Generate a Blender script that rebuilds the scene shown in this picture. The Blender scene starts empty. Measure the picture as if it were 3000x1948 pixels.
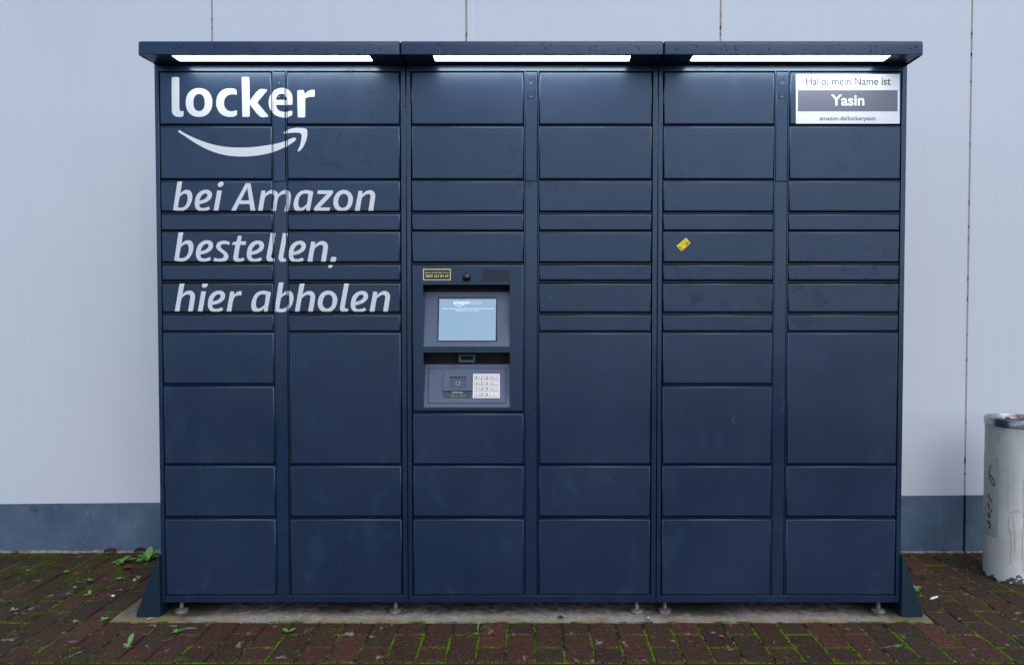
import bpy, bmesh, math, random
import numpy as np
from mathutils import Vector, noise as mnoise
from mathutils.geometry import delaunay_2d_cdt

random.seed(7)
SC = bpy.context.scene
COL = SC.collection

# ------------------------------------------------------------------ camera
F, CX, CY = 2140.0, 1560.0, 974.0            # photograph pixels (3000 x 1948)
TH = math.atan(57 / F)                       # pitch down
CAMH, CAMD = 1.155, 2.76
cd = bpy.data.cameras.new('camera')
cam = bpy.data.objects.new('camera', cd)
COL.objects.link(cam)
cam.location = (0, -CAMD, CAMH)
cam.rotation_euler = (math.pi / 2 - TH, 0, 0)
cd.sensor_fit = 'HORIZONTAL'
cd.sensor_width = 36
cd.lens = F / 3000 * 36
cd.shift_x = -(CX - 1500) / 3000
cd.clip_start = 0.05
cd.clip_end = 2000
SC.camera = cam

# ------------------------------------------------------------------ light
w = bpy.data.worlds.new('World')
SC.world = w
w.use_nodes = True
wn = w.node_tree
sky = wn.nodes.new('ShaderNodeTexSky')
sky.sky_type = 'NISHITA'
sky.sun_disc = False
SUN_EL, SUN_AZ = math.radians(50), math.radians(158)    # azimuth clockwise from +Y
sky.sun_elevation = SUN_EL
sky.sun_rotation = SUN_AZ
sky.air_density = 1.0
sky.dust_density = 1.2
sky.ozone_density = 1.0
bgn = wn.nodes['Background']
bgn.inputs['Strength'].default_value = 0.15
wn.links.new(sky.outputs[0], bgn.inputs[0])

sl = bpy.data.lights.new('sun', 'SUN')
sl.energy = 0.85
sl.angle = math.radians(60)
sl.color = (1.0, 0.985, 0.97)
so = bpy.data.objects.new('sun', sl)
COL.objects.link(so)
sd = Vector((math.sin(SUN_AZ) * math.cos(SUN_EL), math.cos(SUN_AZ) * math.cos(SUN_EL), math.sin(SUN_EL)))
so.rotation_euler = sd.to_track_quat('Z', 'Y').to_euler()
so.location = (3, -5, 8)

SC.view_settings.view_transform = 'Standard'
SC.view_settings.look = 'None'
SC.view_settings.gamma = 1
SC.view_settings.exposure = 0.38

# ------------------------------------------------------------------ geometry helpers
def ray(u, v):
    x = (u - CX) / F
    p = -(v - CY) / F
    return Vector((x, math.cos(TH) + p * math.sin(TH), -math.sin(TH) + p * math.cos(TH)))

CAMP = Vector((0, -CAMD, CAMH))

def on_y(u, v, Y=0.0):
    d = ray(u, v)
    return CAMP + d * ((Y + CAMD) / d.y)

def on_z(u, v, z=0.0):
    d = ray(u, v)
    return CAMP + d * ((z - CAMH) / d.z)

def on_plane(u, v, p, n):
    d = ray(u, v)
    return CAMP + d * ((p - CAMP).dot(n) / d.dot(n))

def link(o, parent=None):
    COL.objects.link(o)
    if parent is not None:
        o.parent = parent
    return o

def tag(o, label=None, cat=None, group=None, kind=None):
    if label: o['label'] = label
    if cat: o['category'] = cat
    if group: o['group'] = group
    if kind: o['kind'] = kind
    return o

def empty(name, loc=(0, 0, 0)):
    o = bpy.data.objects.new(name, None)
    o.empty_display_size = 0.1
    o.location = loc
    return link(o)

def wloc(o):
    p = Vector((0, 0, 0))
    while o is not None:
        p += o.location
        o = o.parent
    return p

class MB:
    """collects shapes; build() links them as one mesh object (vertices in world space)"""
    def __init__(s):
        s.v, s.f, s.sm = [], [], []
    def add(s, vs, fs, smooth=False):
        b = len(s.v)
        s.v += [tuple(p) for p in vs]
        for f in fs:
            s.f.append([i + b for i in f])
            s.sm.append(smooth)
    def box(s, x0, x1, y0, y1, z0, z1):
        s.add([(x, y, z) for x in (x0, x1) for y in (y0, y1) for z in (z0, z1)],
              [(0, 1, 3, 2), (4, 6, 7, 5), (0, 4, 5, 1), (2, 3, 7, 6), (0, 2, 6, 4), (1, 5, 7, 3)])
    def ring_panel(s, x0, x1, z0, z1, y0, r, depth, n=4, front=True):
        """panel facing -Y, edges rounded by radius r"""
        rings = [(0.0, y0 + depth)]
        for k in range(n + 1):
            t = math.pi / 2 * k / n
            rings.append((r * (1 - math.cos(t)), y0 + r * (1 - math.sin(t))))
        rings.append((r + 0.0008, y0))
        vs, fs = [], []
        for i, y in rings:
            vs += [(x0 + i, y, z0 + i), (x1 - i, y, z0 + i), (x1 - i, y, z1 - i), (x0 + i, y, z1 - i)]
        for k in range(len(rings) - 1):
            a, b = 4 * k, 4 * k + 4
            for c in range(4):
                d = (c + 1) % 4
                fs.append((a + c, a + d, b + d, b + c))
        s.add(vs, fs, True)
        e = 4 * (len(rings) - 1)
        bb = len(s.v) - len(vs)
        if front:
            s.f.append([bb + e, bb + e + 1, bb + e + 2, bb + e + 3]); s.sm.append(True)
        return [bb + e + c for c in range(4)]
    def tube(s, pts, rad, n=8, caps=True):
        pts = [Vector(p) for p in pts]
        rs = rad if isinstance(rad, (list, tuple)) else [rad] * len(pts)
        vs, fs = [], []
        up = Vector((0.13, 0.31, 0.94))
        for i, p in enumerate(pts):
            d = (pts[min(i + 1, len(pts) - 1)] - pts[max(i - 1, 0)]).normalized()
            a = d.cross(up)
            if a.length < 1e-4: a = d.cross(Vector((1, 0, 0)))
            a.normalize(); b = d.cross(a)
            for k in range(n):
                t = 2 * math.pi * k / n
                vs.append(p + (a * math.cos(t) + b * math.sin(t)) * rs[i])
        for i in range(len(pts) - 1):
            for k in range(n):
                l = (k + 1) % n
                fs.append((i * n + k, i * n + l, (i + 1) * n + l, (i + 1) * n + k))
        s.add(vs, fs, True)
        if caps:
            b = len(s.v) - len(vs)
            s.f.append([b + k for k in range(n)][::-1]); s.sm.append(False)
            s.f.append([b + (len(pts) - 1) * n + k for k in range(n)]); s.sm.append(False)
    def lathe(s, prof, c, n=48, smooth=True):
        """prof: (r, z) list, around vertical axis at c=(x, y)"""
        vs, fs = [], []
        for r, z in prof:
            for k in range(n):
                t = 2 * math.pi * k / n
                vs.append((c[0] + r * math.cos(t), c[1] + r * math.sin(t), z))
        for i in range(len(prof) - 1):
            for k in range(n):
                l = (k + 1) % n
                fs.append((i * n + k, i * n + l, (i + 1) * n + l, (i + 1) * n + k))
        s.add(vs, fs, smooth)
    def blob(s, c, r, n=8, m=5, seed=0):
        rnd = random.Random(seed)
        vs, fs = [], []
        for i in range(m + 1):
            a = math.pi * i / m
            for k in range(n):
                t = 2 * math.pi * k / n
                j = 1 + rnd.uniform(-.14, .14)
                vs.append((c[0] + r[0] * math.sin(a) * math.cos(t) * j, c[1] + r[1] * math.sin(a) * math.sin(t) * j, c[2] + r[2] * math.cos(a)))
        for i in range(m):
            for k in range(n):
                l = (k + 1) % n
                fs.append((i * n + k, (i + 1) * n + k, (i + 1) * n + l, i * n + l))
        s.add(vs, fs, True)
    def mesh(s, name, mat):
        me = bpy.data.meshes.new(name)
        me.from_pydata(s.v, [], s.f)
        me.polygons.foreach_set('use_smooth', s.sm)
        if mat: me.materials.append(mat)
        me.validate()
        me.update()
        return me
    def build(s, name, mat, parent=None, origin=None, recalc=False, sharp=None):
        if origin is not None:
            o_ = Vector(origin)
            s.v = [tuple(Vector(p) - o_) for p in s.v]
        me = s.mesh(name, mat)
        if recalc:
            bm = bmesh.new(); bm.from_mesh(me)
            bmesh.ops.remove_doubles(bm, verts=bm.verts, dist=1e-6)
            bmesh.ops.recalc_face_normals(bm, faces=bm.faces)
            bm.to_mesh(me); bm.free()
        if sharp is not None:
            me.set_sharp_from_angle(angle=math.radians(sharp))
        o = bpy.data.objects.new(name, me)
        link(o, parent)
        o.location = Vector(origin or (0, 0, 0)) - wloc(parent)
        return o

# ------------------------------------------------------------------ materials
MATS = {}
class NM:
    def __init__(s, name):
        s.m = bpy.data.materials.new(name)
        s.m.use_nodes = True
        s.t = s.m.node_tree
        s.b = s.t.nodes['Principled BSDF']
        MATS[name] = s.m
        s._pos = None
    def n(s, typ, **kw):
        nd = s.t.nodes.new('ShaderNode' + typ)
        for k, v in kw.items():
            if k.startswith('_'):
                s.put(nd.inputs[int(k[1:])], v)
            elif k in nd.inputs: s.put(nd.inputs[k], v)
            else: setattr(nd, k, v)
        return nd
    def put(s, inp, v):
        if isinstance(v, bpy.types.NodeSocket): s.t.links.new(v, inp)
        elif isinstance(v, bpy.types.Node): s.t.links.new(v.outputs[0], inp)
        else:
            if isinstance(v, tuple) and len(v) == 3 and inp.type == 'RGBA': v = v + (1,)
            inp.default_value = v
    def pos(s):
        if s._pos is None: s._pos = s.n('NewGeometry').outputs['Position']
        return s._pos
    def scaled(s, sc, vec=None):
        return s.n('VectorMath', operation='MULTIPLY', _0=vec or s.pos(), _1=sc).outputs[0]
    def noise(s, scale, detail=3, rough=.55, vec=None, dist=0.0):
        return s.n('TexNoise', Vector=vec or s.pos(), Scale=scale, Detail=detail, Roughness=rough, Distortion=dist).outputs[0]
    def voro(s, scale, vec=None, feature='F1'):
        return s.n('TexVoronoi', Vector=vec or s.pos(), Scale=scale, feature=feature)
    def rng(s, v, a, b, c=0.0, d=1.0):
        return s.n('MapRange', _0=v, _1=a, _2=b, _3=c, _4=d).outputs[0]
    def mix(s, f, a, b, mode='MIX'):
        nd = s.t.nodes.new('ShaderNodeMix'); nd.data_type = 'RGBA'; nd.blend_type = mode
        s.put(nd.inputs[0], f); s.put(nd.inputs[6], a); s.put(nd.inputs[7], b)
        return nd.outputs[2]
    def math(s, op, a, b=0.0):
        return s.n('Math', operation=op, _0=a, _1=b).outputs[0]
    def sep(s, v=None):
        return s.n('SeparateXYZ', _0=v or s.pos()).outputs
    def set(s, **kw):
        for k, v in kw.items(): s.put(s.b.inputs[k.replace('_', ' ')], v)
        return s
    def bump(s, h, strength=.3, dist=.001, prev=None):
        nd = s.n('Bump', Strength=strength, Distance=dist, Height=h)
        if prev: s.t.links.new(prev, nd.inputs['Normal'])
        s.t.links.new(nd.outputs[0], s.b.inputs['Normal'])
        return nd.outputs[0]

def paint_material(name, ca, cb, wear=1.0, rough=.40):
    M = NM(name)
    big = M.noise(2.2, 4)
    info = M.n('ObjectInfo').outputs['Random']
    col = M.mix(M.rng(big, .35, .65), ca, cb)
    col = M.mix(M.rng(info, 0, 1, 0, .35), col, tuple(c * .72 for c in ca))
    smudge = M.rng(M.noise(9, 5, .65, vec=M.scaled((1, 1, .6)), dist=.6), .55, .78)
    col = M.mix(M.math('MULTIPLY', smudge, .25 * wear), col, tuple(c * 1.9 for c in cb))
    dk = M.math('MULTIPLY', M.rng(M.noise(19, 6, .72, dist=.8), .50, .72), M.rng(M.noise(2.1, 2), .50, .66))
    col = M.mix(M.math('MULTIPLY', dk, .55 * wear), col, (.003, .007, .014))
    spot = M.voro(17)
    sg = M.math('MULTIPLY', M.rng(spot.outputs['Distance'], .085, .05), M.rng(M.sep(spot.outputs['Color'])[1], .84, .87))
    col = M.mix(M.math('MULTIPLY', sg, .7 * wear), col, (.010, .010, .012))
    # chips: few small pale specks
    v = M.voro(26)
    gate = M.rng(M.sep(v.outputs['Color'])[0], .86, .90)
    sp = M.math('MULTIPLY', M.rng(v.outputs['Distance'], .050, .025), gate)
    col = M.mix(M.math('MULTIPLY', sp, .55 * wear), col, (.30, .36, .42))
    # hairline scratches
    sv = M.voro(3.1, vec=M.n('VectorMath', operation='ADD', _0=M.scaled((1.0, 1, .55)),
                            _1=M.n('VectorMath', operation='SCALE', _0=M.n('TexNoise', Vector=M.pos(), Scale=5.0).outputs[1], Scale=.25).outputs[0]).outputs[0], feature='DISTANCE_TO_EDGE')
    line = M.rng(sv.outputs[0], .0032, .0012)
    g2 = M.rng(M.noise(7.3, 2), .62, .70)
    scr = M.math('MULTIPLY', line, g2)
    col = M.mix(M.math('MULTIPLY', scr, .20 * wear), col, (.20, .25, .32))
    M.set(Base_Color=col, Roughness=M.math('ADD', M.rng(big, .3, .7, rough - .04, rough + .05), M.math('MULTIPLY', M.math('MAXIMUM', smudge, dk), .16)))
    M.set(Specular_IOR_Level=M.math('SUBTRACT', M.rng(big, .3, .7, .66, .80), M.math('MULTIPLY', dk, .24 * wear)), Specular_Tint=(.66, .80, 1.0, 1))
    b0 = M.bump(M.noise(2.6, 2, .5), .14, .006)
    M.bump(M.noise(520, 2, .5), .16, .0006, b0)
    return M.m

paint = paint_material('locker_paint', (.0095, .0225, .054), (.0118, .0258, .061), 1.0, .34)
frame_paint = paint_material('frame_paint', (.0090, .0225, .054), (.0110, .0250, .060), .7, .24)
recess_paint = paint_material('recess_paint', (.078, .094, .142), (.085, .102, .150), .4, .45)
bracket_paint = paint_material('bracket_paint', (.0018, .0135, .026), (.0022, .016, .030), .8, .5)

M = NM('gasket_black'); M.set(Base_Color=(.006, .007, .010), Roughness=.7)
M = NM('vinyl_white')
M.set(Base_Color=M.mix(M.rng(M.noise(30, 5, .7), .62, .72), (.68, .70, .74), (.50, .52, .57)), Roughness=.5)
M = NM('sign_white'); sp_ = M.rng(M.noise(75, 2, .5), .73, .76)
M.set(Base_Color=M.mix(sp_, (.74, .76, .82), (.25, .22, .22)), Roughness=.3)
M = NM('sign_grey'); M.set(Base_Color=M.mix(M.rng(M.noise(95, 2), .72, .75), (.125, .135, .185), (.04, .03, .03)), Roughness=.45)
M.bump(M.noise(500, 2), .12, .0006)
M = NM('print_dark'); M.set(Base_Color=(.060, .066, .100), Roughness=.5)
M = NM('print_black'); M.set(Base_Color=(.012, .013, .02), Roughness=.5)
M = NM('sticker_black'); M.set(Base_Color=(.012, .013, .014), Roughness=.35)
M = NM('sticker_clear'); M.set(Base_Color=(.006, .014, .032), Roughness=.55)
M = NM('sticker_cream'); M.set(Base_Color=(.83, .74, .36), Roughness=.4)
M = NM('sticker_yellow'); M.set(Base_Color=M.mix(M.rng(M.noise(120, 3), .4, .7), (1.0, .74, .0), (.92, .66, .0)), Roughness=.35)
M = NM('dome_black'); M.set(Base_Color=(.004, .004, .005), Roughness=.08)
M = NM('bezel_black'); M.set(Base_Color=(.005, .005, .007), Roughness=.35)
M = NM('screen_glass'); M.set(Base_Color=(.05, .09, .14), Roughness=.12, Emission_Color=(.235, .345, .465, 1), Emission_Strength=.80)
M = NM('screen_text'); M.set(Base_Color=(.1, .1, .1), Roughness=.3, Emission_Color=(.72, .85, 1, 1), Emission_Strength=.80)
M = NM('screen_text_pink'); M.set(Base_Color=(.1, .1, .1), Roughness=.3, Emission_Color=(.62, .58, .72, 1), Emission_Strength=.80)
M = NM('braille_plate'); M.set(Base_Color=(.040, .055, .062), Roughness=.6)
M = NM('keypad_steel'); M.set(Base_Color=(.86, .80, .77), Roughness=.45)
M = NM('key_steel'); M.set(Base_Color=(.88, .83, .80), Roughness=.4)
M = NM('lamp_diffuser'); M.set(Base_Color=(.8, .8, .8), Emission_Color=(.93, 1, .97, 1), Emission_Strength=11.0)
M = NM('galvanised')
M.set(Base_Color=M.mix(M.rng(M.noise(60, 4), .4, .65), (.32, .31, .30), (.16, .13, .11)), Metallic=.6, Roughness=M.rng(M.noise(40, 3), .3, .7, .45, .7))
M = NM('brushed_steel')
M.set(Base_Color=M.mix(M.rng(M.noise(35, 5, .7, vec=M.scaled((1, 1, 2))), .5, .75), (.34, .35, .37), (.10, .10, .10)), Metallic=.95, Roughness=.24)
M = NM('water'); M.set(Base_Color=(.014, .030, .062), Roughness=.04, IOR=1.33)

# wall cladding
M = NM('wall_panel')
z = M.sep()[2]
spk = M.voro(42)
low = M.rng(z, 1.15, .25)
g = M.rng(M.sep(spk.outputs['Color'])[0], .80, .84)
tiny = M.math('MULTIPLY', M.rng(M.noise(55, 4, .8, vec=M.scaled((1, 1, .55))), .655, .70), M.rng(M.noise(2.2, 3), .45, .62))
dots = M.math('MULTIPLY', M.math('MULTIPLY', M.rng(spk.outputs['Distance'], .10, .05), g), M.math('ADD', M.math('MULTIPLY', low, .70), .12))
col = M.mix(M.rng(M.noise(1.1, 4, .6), .3, .7), (.612, .648, .712), (.640, .674, .735))
streak = M.rng(M.noise(3.0, 4, .6, vec=M.scaled((6, 6, .35))), .45, .8)
col = M.mix(M.math('MULTIPLY', streak, .10), col, (.42, .47, .54))
col = M.mix(dots, col, (.10, .10, .10))
col = M.mix(M.math('MULTIPLY', tiny, M.math('ADD', M.math('MULTIPLY', low, .45), .12)), col, (.25, .25, .26))
M.set(Base_Color=col, Roughness=.42)
M.bump(M.noise(1.3, 2, .4), .10, .006)
# plinth
M = NM('plinth_paint')
st = M.noise(5, 5, .65, vec=M.scaled((4, 4, .8)))
col = M.mix(M.rng(M.noise(4, 5, .6), .35, .68), (.050, .088, .142), (.100, .150, .215))
col = M.mix(M.rng(st, .62, .85, 0, .6), col, (.30, .34, .38))
pv = M.voro(30)
pg = M.math('MULTIPLY', M.rng(pv.outputs['Distance'], .13, .05), M.rng(M.sep(pv.outputs['Color'])[0], .85, .9))
col = M.mix(M.math('MULTIPLY', pg, .5), col, (.4, .43, .45))
col = M.mix(M.rng(M.noise(11, 4, .6), .64, .74, 0, .6), col, (.03, .04, .055))
scf = M.math('MULTIPLY', M.rng(M.noise(34, 4, .7, vec=M.scaled((1, 1, .5)), dist=1.2), .64, .70), M.rng(M.noise(4.4, 3), .42, .6))
col = M.mix(M.math('MULTIPLY', scf, .55), col, (.36, .41, .46))
M.set(Base_Color=col, Roughness=.65)
M.bump(M.noise(60, 4, .6), .25, .003)
M = NM('joint_seal')
M.set(Base_Color=M.mix(M.rng(M.noise(9, 5, .7, vec=M.scaled((1, 1, 2.5))), .55, .62), (.36, .32, .30), (.02, .017, .015)), Roughness=.8)
M = NM('mortar')
M.set(Base_Color=M.mix(M.rng(M.noise(45, 5, .7), .4, .65), (.30, .28, .27), (.10, .08, .06)), Roughness=.9)
M.bump(M.noise(120, 4), .6, .004)

# bricks
M = NM('brick_red')
oi = M.n('ObjectInfo').outputs['Random']
p = M.pos()
fine = M.noise(150, 4, .8)
mid = M.noise(38, 4, .65)
bigp = M.noise(3.1, 3, .5)
ca = M.mix(M.rng(oi, 0, 1), (.047, .020, .015), (.135, .041, .029))
ca = M.mix(M.rng(M.math('FRACT', M.math('MULTIPLY', oi, 7.31)), .55, 1, 0, .8), ca, (.046, .031, .025))
col = M.mix(M.rng(fine, .40, .62), M.mix(.55, ca, (.016, .012, .012)), ca)
col = M.mix(M.rng(fine, .60, .70, 0, .85), col, (.30, .165, .12))
col = M.mix(M.rng(mid, .47, .64, 0, .68), col, (.034, .024, .018))
blo = M.noise(75, 4, .75)
col = M.mix(M.rng(blo, .52, .66, 0, .6), col, (.022, .016, .014))
col = M.mix(M.rng(blo, .46, .34, 0, .45), col, (.22, .105, .08))
green = M.math('MULTIPLY', M.rng(M.noise(13, 5, .7), .46, .66), M.rng(bigp, .35, .62))
col = M.mix(M.math('MULTIPLY', green, .80), col, (.036, .044, .008))
xx, yy, zz = M.sep()
oldl = M.math('MULTIPLY', M.rng(xx, -1.3, -1.9), M.rng(M.noise(6, 4, .6), .30, .60))
col = M.mix(M.math('MULTIPLY', oldl, .60), col, (.026, .023, .008))
lich = M.math('MULTIPLY', M.rng(M.noise(17, 4, .55, dist=.5), .645, .68), M.rng(M.noise(160, 2), .35, .5))
col = M.mix(M.math('MULTIPLY', lich, .75), col, (.28, .27, .19))
M.set(Base_Color=col, Roughness=M.rng(mid, .3, .7, .7, .9), Specular_IOR_Level=.2)
b1 = M.bump(mid, .35, .004)
M.bump(fine, .9, .0022, b1)
M = NM('joint_sand')
M.set(Base_Color=M.mix(M.rng(M.noise(40, 5, .7), .4, .65), (.014, .011, .008), (.025, .030, .008)), Roughness=.95)
M.bump(M.noise(300, 3), .8, .003)
M = NM('slab_concrete')
x_, y_, z_ = M.sep()
fr = M.math('MULTIPLY', M.rng(M.math('ADD', y_, M.rng(M.noise(9, 5, .65), .3, .7, -.030, .030)), -.015, -.046), M.rng(M.noise(5, 3), .32, .5))
col = M.mix(M.rng(M.noise(60, 5, .7), .35, .7), (.25, .218, .192), (.36, .318, .285))
lft = M.math('MAXIMUM', M.rng(M.math('ADD', x_, M.rng(M.noise(8, 4), .3, .7, -.08, .08)), -1.22, -1.36), M.rng(M.math('ADD', x_, M.rng(M.noise(8, 4), .3, .7, -.1, .1)), 1.30, 1.42))
col = M.mix(M.math('MULTIPLY', lft, .75), col, (.155, .130, .050))
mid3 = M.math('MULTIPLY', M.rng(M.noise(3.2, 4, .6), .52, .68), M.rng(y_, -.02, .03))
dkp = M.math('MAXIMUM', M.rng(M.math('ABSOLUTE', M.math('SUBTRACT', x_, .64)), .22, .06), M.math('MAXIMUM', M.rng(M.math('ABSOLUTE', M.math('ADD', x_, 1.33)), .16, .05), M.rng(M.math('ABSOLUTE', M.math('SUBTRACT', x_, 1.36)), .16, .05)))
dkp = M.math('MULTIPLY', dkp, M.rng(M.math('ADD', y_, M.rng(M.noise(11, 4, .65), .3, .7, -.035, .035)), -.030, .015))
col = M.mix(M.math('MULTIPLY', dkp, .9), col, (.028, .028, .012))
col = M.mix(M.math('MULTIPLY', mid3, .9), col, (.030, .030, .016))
col = M.mix(M.math('MULTIPLY', fr, .85), col, (.20, .17, .045))
dsp = M.rng(M.noise(85, 3, .6, vec=M.scaled((.6, 1.4, 1))), .60, .70)
col = M.mix(M.math('MULTIPLY', dsp, .8), col, (.035, .026, .020))
back_dark = M.math('MULTIPLY', M.rng(M.noise(26, 5, .7), .38, .58), M.rng(y_, -.04, .05))  # mottled darker tone, stronger towards the back of the slab
col = M.mix(M.math('MULTIPLY', back_dark, .8), col, (.045, .036, .028))
M.set(Base_Color=col, Roughness=.9)
M.bump(M.noise(140, 4, .65), .5, .003)
M = NM('kerb_concrete')
kf = M.noise(260, 3, .8)
col = M.mix(M.rng(kf, .4, .66), (.030, .032, .034), (.12, .125, .125))
col = M.mix(M.rng(M.noise(14, 4), .62, .70, 0, .7), col, (.17, .20, .14))
M.set(Base_Color=col, Roughness=.85)
M.bump(kf, .8, .003)
M = NM('asphalt')
af = M.noise(180, 4, .75)
M.set(Base_Color=M.mix(M.rng(af, .35, .7), (.030, .031, .033), (.075, .075, .075)), Roughness=.85)
M.bump(af, .8, .004)
M = NM('moss_green')
at = M.n('Attribute', attribute_name='tint').outputs[0]
M.set(Base_Color=at, Roughness=.85, Specular_IOR_Level=.15)
M = NM('leaf_green')
oi = M.n('ObjectInfo').outputs['Random']
M.set(Base_Color=M.mix(oi, (.075, .22, .020), (.13, .28, .04)), Roughness=.5, Subsurface_Weight=0.0)
M.bump(M.noise(90, 2), .3, .002)
M = NM('leaf_pale')
M.set(Base_Color=(.16, .30, .085), Roughness=.5)
M = NM('dead_leaf_red'); M.set(Base_Color=M.mix(M.noise(60, 3), (.14, .025, .022), (.06, .015, .012)), Roughness=.6)
M = NM('dead_leaf_brown'); M.set(Base_Color=M.mix(M.noise(60, 3), (.055, .020, .014), (.015, .008, .008)), Roughness=.6)
M = NM('straw'); M.set(Base_Color=(.45, .38, .20), Roughness=.7)
M = NM('orange_leaf'); M.set(Base_Color=(.42, .17, .03), Roughness=.6)
M = NM('stone_white'); M.set(Base_Color=(.80, .80, .82), Roughness=.6)
M = NM('stone_grey'); M.set(Base_Color=(.33, .31, .27), Roughness=.8)
M = NM('filter_white'); M.set(Base_Color=M.mix(M.rng(M.noise(90, 3), .5, .75), (.82, .80, .78), (.55, .50, .42)), Roughness=.8)
M = NM('filter_orange'); M.set(Base_Color=M.mix(M.rng(M.noise(150, 3), .45, .7), (.75, .30, .03), (.45, .14, .01)), Roughness=.7)
M = NM('ash'); M.set(Base_Color=M.mix(M.rng(M.noise(90, 4, .7), .4, .65), (.012, .012, .013), (.22, .20, .18)), Roughness=.9)
M.bump(M.noise(150, 3), .9, .006)
# bin paint
M = NM('bin_paint')
x_, y_, z_ = M.sep()
col = M.mix(M.rng(M.noise(6, 5, .6), .3, .7), (.60, .60, .595), (.68, .68, .675))
dr = M.rng(M.noise(7, 5, .65, vec=M.scaled((5, 5, .45))), .50, .80)
col = M.mix(M.math('MULTIPLY', dr, .40), col, (.30, .27, .22))
left_shade = M.rng(M.math('ADD', x_, M.rng(M.noise(14, 3), .3, .7, -.03, .03)), 2.10, 2.00)
col = M.mix(M.math('MULTIPLY', left_shade, .35), col, (.27, .25, .20))  # shade on the left of the cylinder, painted into the colour
oc = M.math('MULTIPLY', M.rng(M.noise(11, 3, .5, vec=M.scaled((2.2, 2.2, .16)), dist=.5), .655, .685), M.rng(z_, .36, .28))
oc = M.math('MULTIPLY', oc, M.rng(z_, .06, .14))
col = M.mix(M.math('MULTIPLY', oc, .75), col, (.62, .42, .19))
topd = M.math('MULTIPLY', M.rng(z_, .54, .68), M.rng(M.noise(26, 5, .7, vec=M.scaled((1.5, 1.5, .6))), .48, .66))
col = M.mix(M.math('MULTIPLY', topd, .6), col, (.20, .15, .07))
chip = M.rng(M.math('SUBTRACT', M.noise(19, 5, .6), M.rng(z_, 0, .085, 0, .46)), .385, .395)
col = M.mix(chip, col, M.mix(M.noise(60, 4), (.03, .026, .024), (.085, .075, .070)))
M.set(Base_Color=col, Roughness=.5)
M.bump(chip, .4, -.002)
M = NM('bin_label'); M.set(Base_Color=M.mix(M.rng(M.noise(20, 4, vec=M.scaled((3, 3, .6))), .4, .7), (.53, .53, .475), (.46, .455, .40)), Roughness=.5)

MT = MATS

# ------------------------------------------------------------------ flat lettering helpers
def inpoly(p, poly):
    x, y = p
    c = False
    j = len(poly) - 1
    for i in range(len(poly)):
        xi, yi = poly[i]; xj, yj = poly[j]
        if (yi > y) != (yj > y) and x < (xj - xi) * (y - yi) / (yj - yi) + xi: c = not c
        j = i
    return c

def smooth_poly(pts, sharp_deg=52, sub=3):
    """Catmull-Rom through gentle corners, straight through sharp ones and long edges"""
    n = len(pts)
    P = [Vector(p) for p in pts]
    corner = []
    for i in range(n):
        a = P[i] - P[i - 1]; b = P[(i + 1) % n] - P[i]
        corner.append(a.angle(b, 0) > math.radians(sharp_deg))
    out = []
    for i in range(n):
        p1, p2 = P[i], P[(i + 1) % n]
        p0 = P[i - 1] if not corner[i] else p1 * 2 - p2
        p3 = P[(i + 2) % n] if not corner[(i + 1) % n] else p2 * 2 - p1
        L = (p2 - p1).length
        m1 = (p2 - p0); m2 = (p3 - p1)
        if m1.length > 0: m1 = m1.normalized() * L
        if m2.length > 0: m2 = m2.normalized() * L
        for k in range(sub):
            t = k / sub
            h = (2*t**3 - 3*t*t + 1) * p1 + (t**3 - 2*t*t + t) * m1 + (-2*t**3 + 3*t*t) * p2 + (t**3 - t*t) * m2
            out.append((h.x, h.y))
    return out

def fill(shapes, rects=None):
    """shapes: list of (outer, [holes]); returns triangles (lists of 2D points) per rect key"""
    vs, es = [], []
    def addloop(lp):
        b = len(vs)
        for p in lp: vs.append(Vector(p))
        for i in range(len(lp)): es.append((b + i, b + (i + 1) % len(lp)))
    for o, hs in shapes:
        addloop(o)
        for h in hs: addloop(h)
    for r in (rects or {}).values():
        for i_ in ((0, .0007, .0016, .0028, .0043) if r[2] - r[0] > .1 else (0,)):
            addloop([(r[0] + i_, r[1] + i_), (r[2] - i_, r[1] + i_), (r[2] - i_, r[3] - i_), (r[0] + i_, r[3] - i_)])
    V, _, T, _, _, _ = delaunay_2d_cdt(vs, es, [], 0, 1e-7)
    res = {}
    for t in T:
        c = (V[t[0]] + V[t[1]] + V[t[2]]) / 3
        if not any(inpoly(c, o) and not any(inpoly(c, h) for h in hs) for o, hs in shapes): continue
        key = 0
        if rects is not None:
            key = None
            for k, r in rects.items():
                if r[0] < c.x < r[2] and r[1] < c.y < r[3]: key = k; break
            if key is None: continue
        res.setdefault(key, []).append([tuple(V[i]) for i in t])
    return res

_tc = {}
def text_tris(s, offset=0.0, shear=0.0, spacing=1.0):
    """builtin-font text as triangles normalised to its own bounding box (0..1, y up)"""
    k = (s, offset, shear, spacing)
    if k in _tc: return _tc[k]
    cu = bpy.data.curves.new('lettering_source', 'FONT')
    cu.body = s; cu.offset = offset; cu.shear = shear; cu.space_character = spacing
    cu.resolution_u = 4
    o = bpy.data.objects.new('lettering_source', cu)
    COL.objects.link(o)
    dg = bpy.context.evaluated_depsgraph_get()
    me = bpy.data.meshes.new_from_object(o.evaluated_get(dg))
    me.calc_loop_triangles()
    co = [v.co.copy() for v in me.vertices]
    tr = [tuple(t.vertices) for t in me.loop_triangles]
    bpy.data.objects.remove(o); bpy.data.curves.remove(cu); bpy.data.meshes.remove(me)
    x0 = min(c.x for c in co); x1 = max(c.x for c in co); y0 = min(c.y for c in co); y1 = max(c.y for c in co)
    out = [[((co[i].x - x0) / (x1 - x0), (co[i].y - y0) / (y1 - y0)) for i in t] for t in tr]
    _tc[k] = out
    return out

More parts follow.
